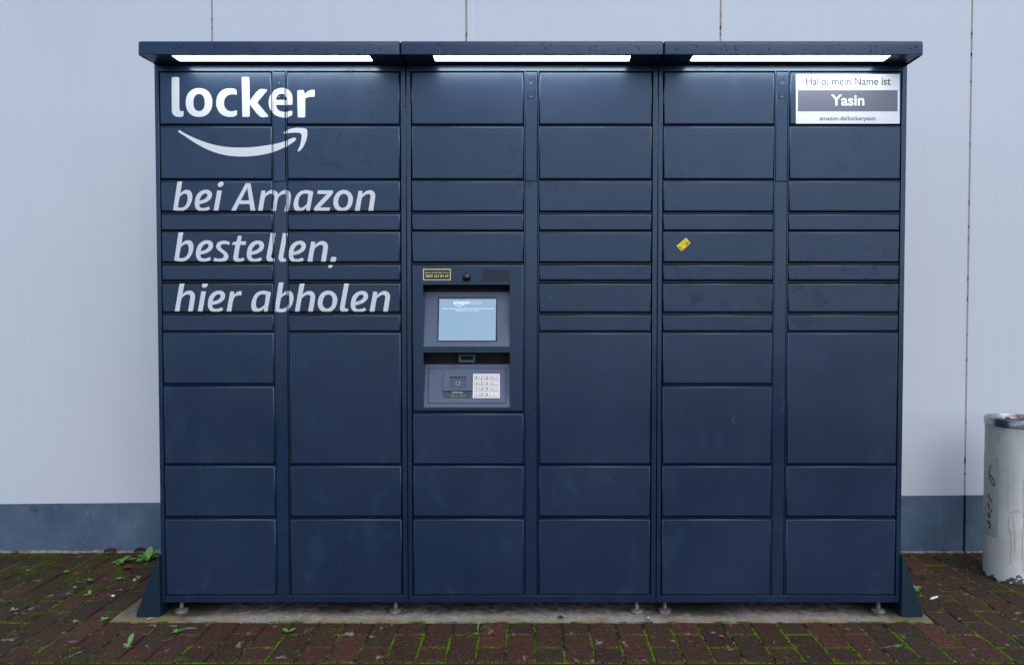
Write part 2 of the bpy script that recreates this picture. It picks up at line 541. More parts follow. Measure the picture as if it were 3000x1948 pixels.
def add_text(mb, s, rect, fn, offset=0.0, shear=0.0, spacing=1.0, rot=None):
    """rect (u0,u1,vtop,vbottom) in photo pixels; fn maps (u,v) to a world point on the surface"""
    u0, u1, vt, vb = rect
    for t in text_tris(s, offset, shear, spacing):
        pts = [fn(u0 + (u1 - u0) * a, vb + (vt - vb) * b) for a, b in t]
        n = (pts[1] - pts[0]).cross(pts[2] - pts[0])
        if n.y > 0: pts.reverse()
        mb.add(pts, [(0, 1, 2)])

def add_quad(mb, u0, u1, v0, v1, fn):
    mb.add([fn(u0, v1), fn(u1, v1), fn(u1, v0), fn(u0, v0)], [(0, 1, 2, 3)])

def add_stroke(mb, pts, width, fn, closed=False):
    """flat stroke in photo pixels"""
    P = [Vector(p) for p in pts]
    n = len(P)
    L, R = [], []
    for i in range(n):
        a = P[(i - 1) % n] if (closed or i > 0) else P[i]
        b = P[(i + 1) % n] if (closed or i < n - 1) else P[i]
        d = (b - a).normalized()
        wd = width[i] if isinstance(width, (list, tuple)) else width
        q = Vector((-d.y, d.x)) * wd / 2
        L.append(P[i] + q); R.append(P[i] - q)
    vs = [fn(*p) for p in L] + [fn(*p) for p in R]
    fs = []
    for i in range(n if closed else n - 1):
        j = (i + 1) % n
        fs.append((i, j, n + j, n + i))
    mb.add(vs, fs)
#@@STRUCTURE
# ================================================================== SETTING
WALL_Y = 0.745
ROW0, ROWH = -0.3634, 0.1025      # kerb line and half brick length
COL0, COLW = 0.008, 0.0999        # a column joint and the brick width
SLAB_X0, SLAB_X1 = COL0 - 16 * COLW, COL0 + 15 * COLW
SLAB_Y0, SLAB_Y1 = ROW0 + 3 * ROWH, ROW0 + 9 * ROWH

# ground: asphalt lot reaching the horizon
mb = MB()
mb.add([(-400, -400, -.018), (400, -400, -.018), (400, 400, -.018), (-400, 400, -.018)], [(0, 1, 2, 3)])
tag(mb.build('ground', MT['asphalt']), kind='structure')

# kerb: row of concrete edging stones
kerb = tag(empty('kerb', (0, ROW0 - .0455, 0)), kind='structure')
k_me = None
for i in range(-5, 6):
    x0 = .30 + i * 1.0
    m = MB()
    m.box(-.498, .498, -.038, .038, -.12, -.007)
    o = m.build('kerb_stone', MT['kerb_concrete'], kerb) if k_me is None else link(bpy.data.objects.new('kerb_stone', k_me), kerb)
    if k_me is None:
        k_me = o.data
        bm = bmesh.new(); bm.from_mesh(k_me)
        bmesh.ops.bevel(bm, geom=[e for e in bm.edges], offset=.005, segments=2, affect='EDGES')
        bm.to_mesh(k_me); bm.free()
    o.location = (x0, random.uniform(-.001, .001), random.uniform(-.002, .001))

# pavement bed with bricks
mb = MB()
mb.add([(-5, ROW0 - .012, -.0085), (5, ROW0 - .012, -.0085), (5, WALL_Y, -.0085), (-5, WALL_Y, -.0085)], [(0, 1, 2, 3)])
pavement = tag(mb.build('pavement', MT['joint_sand']), kind='structure')

def brick_mesh(L, seed):
    rnd = random.Random(seed)
    hw, hl = COLW / 2 - .0028, L / 2 - .0026
    rings = [(0, -.045), (.0, -.006), (.0016, -.0022), (.0055, 0.0)]
    vs, fs = [], []
    NX, NL = 3, (4 if L > .15 else 2)
    loop = []
    for i in range(NX): loop.append((-1 + 2 * i / NX, -1))
    for i in range(NL): loop.append((1, -1 + 2 * i / NL))
    for i in range(NX): loop.append((1 - 2 * i / NX, 1))
    for i in range(NL): loop.append((-1, 1 - 2 * i / NL))
    jit = [(rnd.uniform(-.0012, .0012), rnd.uniform(-.0012, .0012)) for _ in loop]
    n = len(loop)
    for r, (ins, z) in enumerate(rings):
        for (a, b), (jx, jy) in zip(loop, jit):
            zz = z + (rnd.uniform(-.0009, .0005) if r >= 2 else 0)
            vs.append((a * (hw - ins) + jx, b * (hl - ins) + jy, zz))
    for r in range(len(rings) - 1):
        for k in range(n):
            l = (k + 1) % n
            fs.append((r * n + k, r * n + l, (r + 1) * n + l, (r + 1) * n + k))
    fs.append(tuple((len(rings) - 1) * n + k for k in range(n)))
    m = MB(); m.add(vs, fs, False)
    return m

V_FULL = [brick_mesh(2 * ROWH, s) for s in range(6)]
V_HALF = [brick_mesh(ROWH, 20 + s) for s in range(4)]
ME_FULL = [m.mesh('brick', MT['brick_red']) for m in V_FULL]
ME_HALF = [m.mesh('brick', MT['brick_red']) for m in V_HALF]

def to_px(P):
    d = Vector(P) - CAMP
    fwd = Vector((0, math.cos(TH), -math.sin(TH))); up = Vector((0, math.sin(TH), math.cos(TH)))
    zc = d.dot(fwd)
    return CX + F * d.x / zc, CY - F * d.dot(up) / zc

far = MB()
JW = (WALL_Y - .004 - ROW0) / ROWH
joints = []          # (x0, y0, x1, y1) joint segments for the moss
brick_objs = 0
rb = random.Random(3)
for ci in range(-44, 46):
    xc = COL0 + (ci + .5) * COLW
    inslab = SLAB_X0 - .001 < xc < SLAB_X1 + .001
    par = ci % 2          # columns with an odd index are cut at even rows
    cuts = [0] + [j for j in range(1, 12) if (j % 2 == 1) == (par == 0)]
    if inslab: cuts = sorted(set(cuts + [3, 9]))
    cuts = [c for c in cuts if c < JW - .3] + [JW]
    for a, b in zip(cuts, cuts[1:]):
        if inslab and a >= 3 and b <= 9: continue
        y0, y1 = ROW0 + a * ROWH, ROW0 + b * ROWH
        yc = (y0 + y1) / 2
        full = (b - a) > 1.4
        pool, vpool = (ME_FULL, V_FULL) if full else (ME_HALF, V_HALF)
        k = rb.randrange(len(pool))
        sy = (y1 - y0) / ((2 if full else 1) * ROWH)
        loc = Vector((xc + rb.uniform(-.0008, .0008), yc + rb.uniform(-.0008, .0008), rb.uniform(-.0016, .0012)))
        rot = (rb.uniform(-.006, .006), rb.uniform(-.010, .010), rb.uniform(-.006, .006) + (math.pi if rb.random() < .5 else 0))
        u, v = to_px((xc, yc, 0))
        seen = -60 < u < 3060 and v < 1990 and not (a >= 3 and -1.36 < xc < 1.36)
        if seen:
            o = bpy.data.objects.new('brick', pool[k])
            link(o, pavement)
            o.location = loc; o.rotation_euler = rot; o.scale = (1, sy, 1)
            brick_objs += 1
        else:
            far.add([(loc.x + p[0], loc.y + p[1] * sy, loc.z + p[2]) for p in vpool[k].v], vpool[k].f)
        if a > 0: joints.append((xc - COLW / 2, y0, xc + COLW / 2, y0, 1))
    xj = COL0 + ci * COLW
    if SLAB_X0 + .01 < xj < SLAB_X1 - .01: joints.append((xj, ROW0, xj, ROW0 + 3 * ROWH, 0))
    else: joints.append((xj, ROW0, xj, WALL_Y, 0))
o = far.build('brick_field', MT['brick_red'], pavement); o['kind'] = 'stuff'

# concrete slab under the locker
mb = MB()
nx, ny = 60, 14
vs = []
for j in range(ny + 1):
    for i in range(nx + 1):
        x = SLAB_X0 + (SLAB_X1 - SLAB_X0) * i / nx
        y = SLAB_Y0 + .004 + (SLAB_Y1 - SLAB_Y0 - .004) * j / ny
        z_ = -.0005 + .0022 * mnoise.noise(Vector((x * 6, y * 6, 1.7)))
        if j == 0:
            y += .004 * mnoise.noise(Vector((x * 14, 0, 4))) - .002
            z_ -= .005
        vs.append((x, y, z_))
fs = [(j * (nx + 1) + i, j * (nx + 1) + i + 1, (j + 1) * (nx + 1) + i + 1, (j + 1) * (nx + 1) + i) for j in range(ny) for i in range(nx)]
mb.add(vs, fs, True)
tag(mb.build('concrete_slab', MT['slab_concrete']), kind='structure')

# building wall of coated panels with a grey plinth
wall = tag(empty('building_wall', (0, WALL_Y, 0)), 'pale blue grey panelled building wall with a darker grey plinth behind the parcel locker', 'wall')
WX = [-6.35, -5.14, -3.93, -2.72, -1.521, -.3148, .8925, 2.0855, 3.29, 4.50, 5.71]
def plinth_top(x): return .2578 + .0092 * x
SEAM = .0050
for i in range(len(WX) - 1):
    a, b = WX[i] + SEAM, WX[i + 1] - SEAM
    m = MB()
    za, zb = plinth_top(a), plinth_top(b)
    y0 = WALL_Y - .001
    r = .003
    m.add([(a, y0, za), (b, y0, zb), (b, y0, 3.6), (a, y0, 3.6),
           (a - r, y0 + r, za), (b + r, y0 + r, zb), (b + r, y0 + .05, 3.6), (a - r, y0 + .05, 3.6),
           (a - r, y0 + r, 3.6), (b + r, y0 + r, 3.6), (a - r, y0 + .05, za), (b + r, y0 + .05, zb)],
          [(0, 1, 2, 3), (4, 0, 3, 8), (1, 5, 9, 2), (10, 4, 8, 7), (5, 11, 6, 9)])
    m.build('wall_panel', MT['wall_panel'], wall)
    m = MB()
    yp = WALL_Y - .0035
    m.add([(a + .001, yp, -.05), (b - .001, yp, -.05), (b - .001, yp, zb - .0015), (a + .001, yp, za - .0015),
           (a + .001, yp + .05, zb), (b - .001, yp + .05, zb), (a + .001, yp + .05, za), (a + .001, yp + .05, -.05), (b - .001, yp + .05, -.05)],
          [(0, 1, 2, 3), (3, 2, 5, 6), (7, 0, 3, 6), (1, 8, 5, 2)])
    m.build('plinth_panel', MT['plinth_paint'], wall)
    m = MB()
    n = 40
    vs = []
    for k in range(n + 1):
        x = a + (b - a) * k / n
        h = .0045 + .0055 * max(0, .55 + mnoise.noise(Vector((x * 17, 3.3, 0))))
        dd = .010 + .005 * mnoise.noise(Vector((x * 21, 9.3, 0)))
        vs += [(x, WALL_Y - dd - .004, -.004), (x, WALL_Y - .008, h), (x, WALL_Y, h + .001)]
    m.add(vs, [(3 * k + q, 3 * k + 3 + q, 3 * k + 4 + q, 3 * k + 1 + q) for k in range(n) for q in (0, 1)], False)
    m.build('mortar_fillet', MT['mortar'], wall)
for x in WX:
    m = MB()
    m.box(x - SEAM - .004, x + SEAM + .004, WALL_Y - .0002, WALL_Y + .03, plinth_top(x), 3.6)
    m.build('joint_seal', MT['joint_seal'], wall)
    m = MB()
    m.box(x - SEAM - .004, x + SEAM + .004, WALL_Y + .004, WALL_Y + .03, -.02, plinth_top(x) - .0005)
    m.build('plinth_joint', MT['gasket_black'], wall)
# cover strip beside one joint
m = MB()
m.ring_panel(-.3148 + SEAM + .001, -.3148 + .033, .30, 3.6, WALL_Y - .0045, .0015, .005, 2)
m.build('cover_strip', MT['wall_panel'], wall)

# ================================================================== PARCEL LOCKER
ROOTZ = 0
locker = tag(empty('parcel_locker', (0, .3, 0)), 'dark blue parcel locker bank with many doors, touch screen and lit canopies', 'parcel locker')
MODS = [(-1.4175, -.4765), (-.4735, .4705), (.4735, 1.4045)]
OFF = [(.0200, .4385), (.4455, .4890), (.4975, .9185)]        # door, strip, door in a .941 m module
BACKY = .66
ROWZ = [(2.0559, 1.8623), (1.8527, 1.6583), (1.6486, 1.5374), (1.5261, 1.4664), (1.4583, 1.3467), (1.3354, 1.2787),
        (1.2657, 1.1585), (1.1472, 1.0870), (1.0789, .8881), (.8766, .5833), (.5735, .3825), (.3709, .0814)]
FULLR = [(r,) for r in range(12)]
LAY = {(0, 0): FULLR,
       (0, 1): [(r,) for r in range(8)] + [(8, 9), (10,), (11,)],
       (1, 0): [(r,) for r in range(5)] + ['T', 'Q', (10,), (11,)],
       (1, 1): [(r,) for r in range(8)] + [(8, 9), (10,), (11,)],
       (2, 0): FULLR,
       (2, 1): [(r,) for r in range(8)] + [(8, 9), (10,), (11,)]}
TZ = (.7834, 1.3354)
QZ = (.5820, .7736)
FR_Y = .0025
doors = {}
for mi, (X0, X1) in enumerate(MODS):
    W_ = X1 - X0
    sc = W_ / .941
    # carcass: dark inside behind the doors and painted side walls
    m = MB()
    if mi == 1:
        tq = X0 + OFF[0][1] * sc + .002
        m.box(X0 + .002, X1 - .002, .095, BACKY, .0515, 2.0835)
        m.box(tq, X1 - .002, .030, .0949, .0515, 2.0835)
        m.box(X0 + .002, tq - .0002, .030, .0949, .0515, TZ[0] - .002)
        m.box(X0 + .002, tq - .0002, .030, .0949, TZ[1] + .002, 2.0835)
    else:
        m.box(X0 + .002, X1 - .002, .030, BACKY, .0515, 2.0835)
    m.build('carcass', MT['gasket_black'], locker)
    # frame
    m = MB()
    xa, xb = X0 + OFF[0][0] * sc - .0045, X0 + OFF[2][1] * sc + .0045
    m.ring_panel(X0, xa, .0505, 2.0840, FR_Y, .0012, .031, 2)
    m.ring_panel(xb, X1, .0505, 2.0840, FR_Y, .0012, .031, 2)
    m.ring_panel(xa + .0003, xb - .0003, 2.0600, 2.0838, FR_Y + .0006, .0012, .031, 2)
    m.ring_panel(xa + .0003, xb - .0003, .0507, .0772, FR_Y + .0006, .0012, .031, 2)
    sa, sb = X0 + OFF[1][0] * sc, X0 + OFF[1][1] * sc
    for x in (X0 + OFF[0][1] * sc + .0022, X0 + OFF[2][0] * sc - .0058):
        m.box(x, x + .0034, .0032, .031, .0775, 2.0595)
    m.box(X0 + .0006, X0 + .0016, .034, BACKY - .001, .0525, 2.0830)
    m.box(X1 - .0016, X1 - .0006, .034, BACKY - .001, .0525, 2.0830)
    for ca in (0, 1):
        da, db = (OFF[0] if ca == 0 else OFF[2])
        for g in LAY[(mi, ca)]:
            zb_ = TZ[0] if g == 'T' else QZ[0] if g == 'Q' else ROWZ[g[-1]][1]
            if zb_ < .2: continue
            m.box(X0 + da * sc - .001, X0 + db * sc + .001, .0065, .031, zb_ - .0078, zb_ - .0050)
    fo = m.build('frame', MT['frame_paint'], locker, sharp=60)
    # centre strip in two lengths with a small cover plate
    m = MB(); m.ring_panel(sa, sb, 1.6500, 2.0565, .0012, .0012, .029, 2)
    up_ = m.build('centre_strip', MT['frame_paint'], locker)
    m = MB(); m.ring_panel(sa, sb, .0805, 1.6475, .0016, .0012, .029, 2)
    m.build('centre_strip', MT['frame_paint'], locker)
    px = (sa + sb) / 2
    m = MB(); m.ring_panel(px - .0125, px + .0125, 1.9585, 2.0195, .0005, .0005, .0006, 2)
    m.build('cover_plate', MT['frame_paint'], up_)
    m = MB(); m.ring_panel(px - .0138, px + .0138, 1.9572, 2.0208, .0009, .0001, .0003, 1)
    m.build('plate_gasket', MT['gasket_black'], up_)
    for z_ in (1.9640, 2.0145):
        m = MB()
        m.tube([(px, .0001, z_), (px, .0006, z_)], .0024, 10)
        m.build('screw', MT['galvanised'], up_)
    # doors
    for ca in (0, 1):
        da, db = (OFF[0] if ca == 0 else OFF[2])
        x0, x1 = X0 + da * sc, X0 + db * sc
        for g in LAY[(mi, ca)]:
            if g == 'T': continue
            if g == 'Q': z1, z0 = QZ[1], QZ[0]
            else: z1, z0 = ROWZ[g[0]][0], ROWZ[g[-1]][1]
            m = MB()
            yo = random.uniform(-.0006, .0006)
            m.ring_panel(x0, x1, z0, z1, yo, .0048, .024, 5)
            d = m.build('door', MT['locker_paint'], locker, origin=((x0 + x1) / 2, 0, (z0 + z1) / 2))
            doors[(mi, ca, g)] = (d, (x0, z0, x1, z1), yo)
    # adjustable feet
    for fx in ((X0 + .062, X1 - .052) if mi == 0 else (X1 - .067,) if mi == 1 else (X0 + .0375, X1 - .068)):
        m = MB()
        m.lathe([(.0001, .016), (.010, .0155), (.0245, .012), (.0255, .008), (.0245, .0005)], (fx, .034), 24)
        m.lathe([(.0055, .014), (.0055, .0512)], (fx, .034), 12)
        m.lathe([(.0085, .020), (.0085, .034)], (fx, .034), 6, smooth=False)
        m.lathe([(.0001, .034), (.0085, .034)], (fx, .034), 6, smooth=False)
        m.build('foot', MT['galvanised'], locker, origin=(fx, .034, 0), sharp=35)
    for fx in (X0 + .07, X1 - .07):
        m = MB()
        m.lathe([(.0001, .016), (.010, .0155), (.0245, .012), (.0255, .008), (.0245, .0005)], (fx, .60), 20)
        m.lathe([(.0055, .014), (.0055, .0512)], (fx, .60), 10)
        m.build('foot', MT['galvanised'], locker, origin=(fx, .60, 0), sharp=35)
    # canopy
    FY = -.112
    cx0, cx1 = X0 + (.0 if mi == 0 else -.0012), X1 + (.0 if mi == 2 else .0012)
    zt, zbm = 2.1330, 2.0815
    prof = [(FY + .012, zbm + .006), (FY + .012, zbm), (FY + .0015, zbm), (FY, zbm + .0015), (FY, zt - .015)]
    for k in range(1, 7):
        t = math.pi / 2 * k / 6
        prof.append((FY + .015 * (1 - math.cos(t)), zt - .015 + .015 * math.sin(t)))
    prof += [(.10, zt + .003), (BACKY, zt + .018), (BACKY, 2.0845), (-.0005, 2.0845), (-.0005, 2.0868), (FY + .014, 2.0868)]
    secs = [(cx0, .007), (cx0 + .0015, .0035), (cx0 + .004, .001), (cx0 + .008, 0)]
    secs += [(cx0 + cx1 - x, s) for x, s in secs[::-1]]
    m = MB()
    vs = []
    for x, s in secs:
        for y, z_ in prof:
            vs.append((x, y + (s if y < FY + .014 else 0), min(z_, (zt + (max(y, 0) * .027)) - s) if z_ > zt - .02 else z_))
    n = len(prof)
    fs = []
    for k in range(len(secs) - 1):
        for q in range(n):
            r = (q + 1) % n
            fs.append((k * n + q, k * n + r, (k + 1) * n + r, (k + 1) * n + q))
    fs.append(tuple(range(n))); fs.append(tuple((len(secs) - 1) * n + q for q in range(n))[::-1])
    m.add(vs, fs, True)
    can = m.build('canopy', MT['locker_paint'], locker, recalc=True, sharp=28)
    # lamp: casing frame and bright diffuser
    lc = (X0 + X1) / 2
    m = MB()
    lx0, lx1, ly0, ly1, lz = lc - .357, lc + .357, -.097, -.036, 2.0848
    m.add([(lx0, ly0, lz), (lx1, ly0, lz), (lx1, ly1, lz), (lx0, ly1, lz)], [(0, 3, 2, 1)])
    m.build('lamp', MT['lamp_diffuser'], can)
    m = MB()
    for a, b, c, d in ((lx0 - .003, lx1 + .003, ly0 - .0025, ly0), (lx0 - .003, lx1 + .003, ly1, ly1 + .003), (lx0 - .003, lx0, ly0, ly1), (lx1, lx1 + .003, ly0, ly1)):
        m.box(a, b, c, d, lz - .0012, 2.0870)
    m.build('lamp_frame', MT['gasket_black'], can)
    # rain drops on the fascia
    m = MB()
    rd = random.Random(40 + mi)
    for k in range(44):
        x = rd.uniform(cx0 + .02, cx1 - .02)
        if k < 34: z_, s = rd.uniform(zbm + .012, zt - .012), rd.uniform(.0014, .0030)
        else: z_, s = zbm + .0025 + rd.uniform(-.001, .003), rd.uniform(.001, .0022); 
        m.blob((x, FY - .0002, z_), (s, s * .55, s * 1.35), 7, 4, k)
    o = m.build('rain_drops', MT['water'], can); o['kind'] = 'stuff'

# anchor brackets at both ends
for s, (xe, xo) in ((-1, (-1.4165, -1.506)), (1, (1.4035, 1.484))):
    m = MB()
    zt_ = .238
    y0, y1 = -.012, -.009
    poly = [(xe, zt_), (xe, .0008), (xo, .0008), (xo, .012), (xe + s * .004, zt_)]
    n = len(poly)
    m.add([(x, y0, z_) for x, z_ in poly] + [(x, y1, z_) for x, z_ in poly],
          [tuple(range(n)), tuple(range(n, 2 * n))[::-1]] + [(i, (i + 1) % n, n + (i + 1) % n, n + i) for i in range(n)])
    a, b = sorted((xe + s * .0006, xe - s * .0022 + s * .0006))
    m.box(a, b, y1 + .0002, .60, .0008, .0500)
    a, b = sorted((xe + s * .001, xe + s * .004))
    m.box(a, b, y1 + .0002, .56, .0495, .236)
    br = m.build('anchor_bracket', MT['bracket_paint'], locker, recalc=True)

# ---------------- terminal
X0, X1 = MODS[1]
tx0, tx1 = X0 + OFF[0][0] * (X1 - X0) / .941, X0 + OFF[0][1] * (X1 - X0) / .941
fr = lambda u, v: on_y(u, v, 0)
H1 = (fr(1239.7, 900).x, fr(1493.8, 900).x, fr(1366, 1016).z, fr(1366, 834).z)
H2 = (H1[0], H1[1], fr(1366, 1193.6).z, fr(1366, 1032.7).z)
m = MB()
r = .0048
edge = m.ring_panel(tx0, tx1, TZ[0], TZ[1], 0, r, .024, 5, front=False)
e = r + .0008
xs = [tx0 + e, H1[0], H1[1], tx1 - e]
zs = [TZ[0] + e, H2[2], H2[3], H1[2], H1[3], TZ[1] - e]
vs = [(x, 0, z_) for z_ in zs for x in xs]
fs = []
for j in range(5):
    for i in range(3):
        if i == 1 and j in (1, 3): continue
        fs.append((j * 4 + i, j * 4 + i + 1, j * 4 + i + 5, j * 4 + i + 4))
m.add(vs, fs, False)
term = m.build('terminal_panel', MT['locker_paint'], locker)
DEEP = .085
m = MB()
for h in (H1, H2):
    x0, x1, z0, z1 = h
    m.add([(x0, 0, z0), (x1, 0, z0), (x1, 0, z1), (x0, 0, z1), (x0, DEEP, z0), (x1, DEEP, z0), (x1, DEEP, z1), (x0, DEEP, z1)],
          [(0, 4, 5, 1), (1, 5, 6, 2), (2, 6, 7, 3), (3, 7, 4, 0)])
m.build('recess_walls', MT['frame_paint'], term)
m = MB()
for h in (H1, H2):
    x0, x1, z0, z1 = h
    m.add([(x0, DEEP, z0), (x1, DEEP, z0), (x1, DEEP, z1), (x0, DEEP, z1)], [(0, 1, 2, 3)])
m.build('recess_back', MT['gasket_black'], term)

def slope(h, vtop, ytop, name):
    x0, x1, z0, z1 = h
    zt_ = on_y(1366, vtop, ytop).z
    a, b = Vector((x0, .0012, z0 + .0008)), Vector((x0, ytop, zt_))
    nrm = Vector((1, 0, 0)).cross(b - a).normalized()
    if nrm.y > 0: nrm = -nrm
    m = MB()
    m.add([(x0 + .0003, .0012, z0 + .0008), (x1 - .0003, .0012, z0 + .0008), (x1 - .0003, ytop, zt_), (x0 + .0003, ytop, zt_),
           (x1 - .0003, DEEP - .001, zt_ - .003), (x0 + .0003, DEEP - .001, zt_ - .003)], [(0, 1, 2, 3), (3, 2, 4, 5)])
    return m.build(name, MT['recess_paint'], term), a, nrm

shelf1, p1, n1 = slope(H1, 855.5, .050, 'screen_panel')
shelf2, p2, n2 = slope(H2, 1067, .048, 'keypad_panel')
def S1(off): return lambda u, v: on_plane(u, v, p1 + n1 * off, n1)
def S2(off): return lambda u, v: on_plane(u, v, p2 + n2 * off, n2)

def slab_px(mb, u0, u1, v0, v1, S, lo, hi, bev=0.0, top=None):
    """thin plate on a sloped panel, from height lo to hi above it"""
    t = top or 0
    q = [(u0, v1), (u1, v1), (u1, v0), (u0, v0)]
    A = [S(lo)(u + (t if v == v0 and u == u0 else 0), v) for u, v in q]
    nn = (S(1)(u0, v0) - S(0)(u0, v0))
    c = sum(A, Vector()) / 4
    up = n1 if S is S1 else n2
    B = [a + (c - a).normalized() * bev + up * (hi - lo) for a in A]
    mb.add(A + B, [(4, 5, 6, 7), (0, 1, 5, 4), (1, 2, 6, 5), (2, 3, 7, 6), (3, 0, 4, 7)])

# screen with bezel, logo and text
scr = tag(empty('screen', (0, 0, 0)), None)
scr.parent = locker; scr.location = Vector((fr(1369, 935).x, .02, fr(1369, 935).z)) - wloc(locker)
m = MB()
slab_px(m, 1281.5, 1456.5, 870, 1000, S1, .0002, .0035, .002, top=1.5)
m.build('bezel', MT['bezel_black'], scr)
m = MB()
fn = S1(.0041)
m.add([fn(1284.6, 997.6), fn(1451.8, 997.6), fn(1453.4, 876), fn(1287.4, 876)], [(0, 1, 2, 3)])
m.build('screen_glass', MT['screen_glass'], scr)
m = MB()
fn = S1(.0045)
add_text(m, 'amazon', (1328, 1375, 883, 891.5), fn, .025)
add_stroke(m, [(1333.5, 892.5), (1340, 896), (1348, 896.6), (1354, 894.8), (1358, 891.8)], [1, 1.7, 1.9, 1.6, .9], fn)
add_stroke(m, [(1354.5, 891.2), (1358.6, 891.2), (1357.6, 895.0)], .9, fn)
add_text(m, 'Scannen Sie den Abhol-Barcode oder berühren Sie den', (1295, 1445.5, 901, 906.5), fn)
add_text(m, 'Bildschirm, um zu starten', (1336, 1404, 907.6, 912.8), fn)
m.build('screen_lettering', MT['screen_text'], scr)
m = MB()
add_text(m, 'locker', (1376, 1413, 880, 891.5), fn, -.012)
m.build('screen_lettering', MT['screen_text_pink'], scr)

# help stickers and camera dome
f1, f2, f3 = (lambda u, v: on_y(u, v, -.0006)), (lambda u, v: on_y(u, v, -.0010)), (lambda u, v: on_y(u, v, -.0014))
m = MB(); add_quad(m, 1239.7, 1320.5, 788, 821, f1)
sk = m.build('help_sticker', MT['sticker_cream'], locker)
sk['label'] = 'black help sticker with cream border and phone number'
m = MB(); add_quad(m, 1242, 1318.2, 790.4, 818.8, f2); m.build('sticker_field', MT['sticker_black'], sk)
m = MB()
add_text(m, 'Brauchen Sie Hilfe? Rufen Sie uns an', (1246, 1314.5, 796, 801), f3)
add_text(m, '0800 363 84 69', (1247, 1313.5, 804.5, 813), f3, .0)
m.build('sticker_lettering', MT['sticker_cream'], sk)
m = MB(); add_quad(m, 1414.3, 1493.8, 792, 823.6, f1); hs = m.build('help_sticker', MT['sticker_clear'], locker)
m = MB()
add_stroke(m, [(1414.3, 792), (1493.8, 792), (1493.8, 823.6), (1414.3, 823.6)], 2.0, f2, True)
add_text(m, 'Brauchen Sie Hilfe?', (1432, 1475, 798, 803), f2)
add_text(m, 'Kontaktieren Sie uns', (1431, 1478, 805, 810), f2)
add_text(m, 'www.amazon.de/hilfe', (1423, 1486, 812.5, 818), f2)
m.build('help_lettering', MT['print_black'], hs)
c = fr(1366.5, 813.7)
m = MB()
pr = [(.0162 * math.cos(t), -.0162 * .85 * math.sin(t)) for t in [math.pi / 2 * k / 10 for k in range(11)]]
vs, fs = [], []
for rr, yy in pr:
    for k in range(28):
        t = 2 * math.pi * k / 28
        vs.append((c.x + rr * math.cos(t), yy - .0005, c.z + rr * math.sin(t)))
for i in range(10):
    for k in range(28):
        l = (k + 1) % 28
        fs.append((i * 28 + k, i * 28 + l, (i + 1) * 28 + l, (i + 1) * 28 + k))
m.add(vs, fs, True)
m.build('camera_dome', MT['dome_black'], locker)

# scanner window in the lower recess
m = MB()
yb = .052
a = on_y(1343.8, 1038.3, yb); b = on_y(1392.6, 1061.6, yb)
m.ring_panel(a.x, b.x, b.z, a.z, yb - .012, .002, .044, 2)
scn = m.build('scanner', MT['recess_paint'], locker)
a2 = on_y(1350.5, 1042, yb - .0128); b2 = on_y(1386.5, 1054.5, yb - .0128)
m = MB(); m.add([(a2.x, yb - .0128, b2.z), (b2.x, yb - .0128, b2.z), (b2.x, yb - .0128, a2.z), (a2.x, yb - .0128, a2.z)], [(0, 1, 2, 3)])
m.build('scanner_window', MT['dome_black'], scn)

# lower panel: inset plate, audio module, braille plate, keypad
m = MB(); slab_px(m, 1252.8, 1482.8, 1078.4, 1181.8, S2, .0002, .0004, 0, top=2.6); m.build('plate_gap', MT['gasket_black'], shelf2)
m = MB(); slab_px(m, 1254.2, 1481.4, 1079.6, 1180.6, S2, .0004, .0016, .0012, top=2.6); plate = m.build('inset_plate', MT['recess_paint'], shelf2)
# audio module: plate with a window
au = None
m = MB()
u0, u1, v0, v1 = 1298, 1382.4, 1094.8, 1144.5
a0, a1, b0, b1 = 1317.6, 1364.9, 1103.2, 1137.4
top, bot = S2(.0075), S2(.0016)
O = [(u0, v1), (u1, v1), (u1 + .6, v0), (u0 + 1, v0)]; I = [(a0, b1), (a1, b1), (a1 + .4, b0), (a0 + .6, b0)]
vs = [bot(*p_) for p_ in O] + [top(*p_) for p_ in O] + [top(*p_) for p_ in I] + [bot(*p_) for p_ in I]
fs = []
for i in range(4):
    j = (i + 1) % 4
    fs += [(i, j, 4 + j, 4 + i), (4 + i, 4 + j, 8 + j, 8 + i), (8 + i, 8 + j, 12 + j, 12 + i)]
fs.append((12, 13, 14, 15))
m.add(vs, fs)
au = m.build('audio_module', MT['recess_paint'], locker)
m = MB()
add_stroke(m, [(u0 - .4, v1 + .9), (u1 + .4, v1 + .9)], 2.0, S2(.0019))
add_stroke(m, [(u0 - .5, v1), (u0 + .6, v0)], 1.0, S2(.0019))
add_stroke(m, [(u1 + .4, v1), (u1 + .9, v0)], 1.0, S2(.0019))
m.build('module_gap_shade', MT['gasket_black'], au)  # black strokes painted as shade in the gap below and beside the module
m = MB()
nf = S2(.0020)
ring = lambda cx_, cy_, r_, n_=20: [(cx_ + r_ * math.cos(2 * math.pi * k / n_), cy_ + r_ * math.sin(2 * math.pi * k / n_)) for k in range(n_)]
add_stroke(m, ring(1341.2, 1109.5, 4.3), 1.1, nf, True)
m.build('headphone_mark', MT['print_black'], au)
m = MB()
add_stroke(m, ring(1341.2, 1122, 5.2), 3.2, S2(.0030), True)
m.build('jack_ring', MT['galvanised'], au)
m = MB()
vs = [S2(.0024)(*q) for q in ring(1341.2, 1122, 4.2)]
m.add(vs, [tuple(range(20))[::-1]])
m.build('jack_hole', MT['print_black'], au)
m = MB(); slab_px(m, 1297, 1381.8, 1145.4, 1166.2, S2, .0016, .0024, .0006, top=.5)
bp = m.build('braille_plate', MT['braille_plate'], locker)
m = MB()
add_text(m, 'Sprachmodus', (1324.5, 1356, 1146.8, 1152), S2(.0027), .02)
rr = random.Random(5)
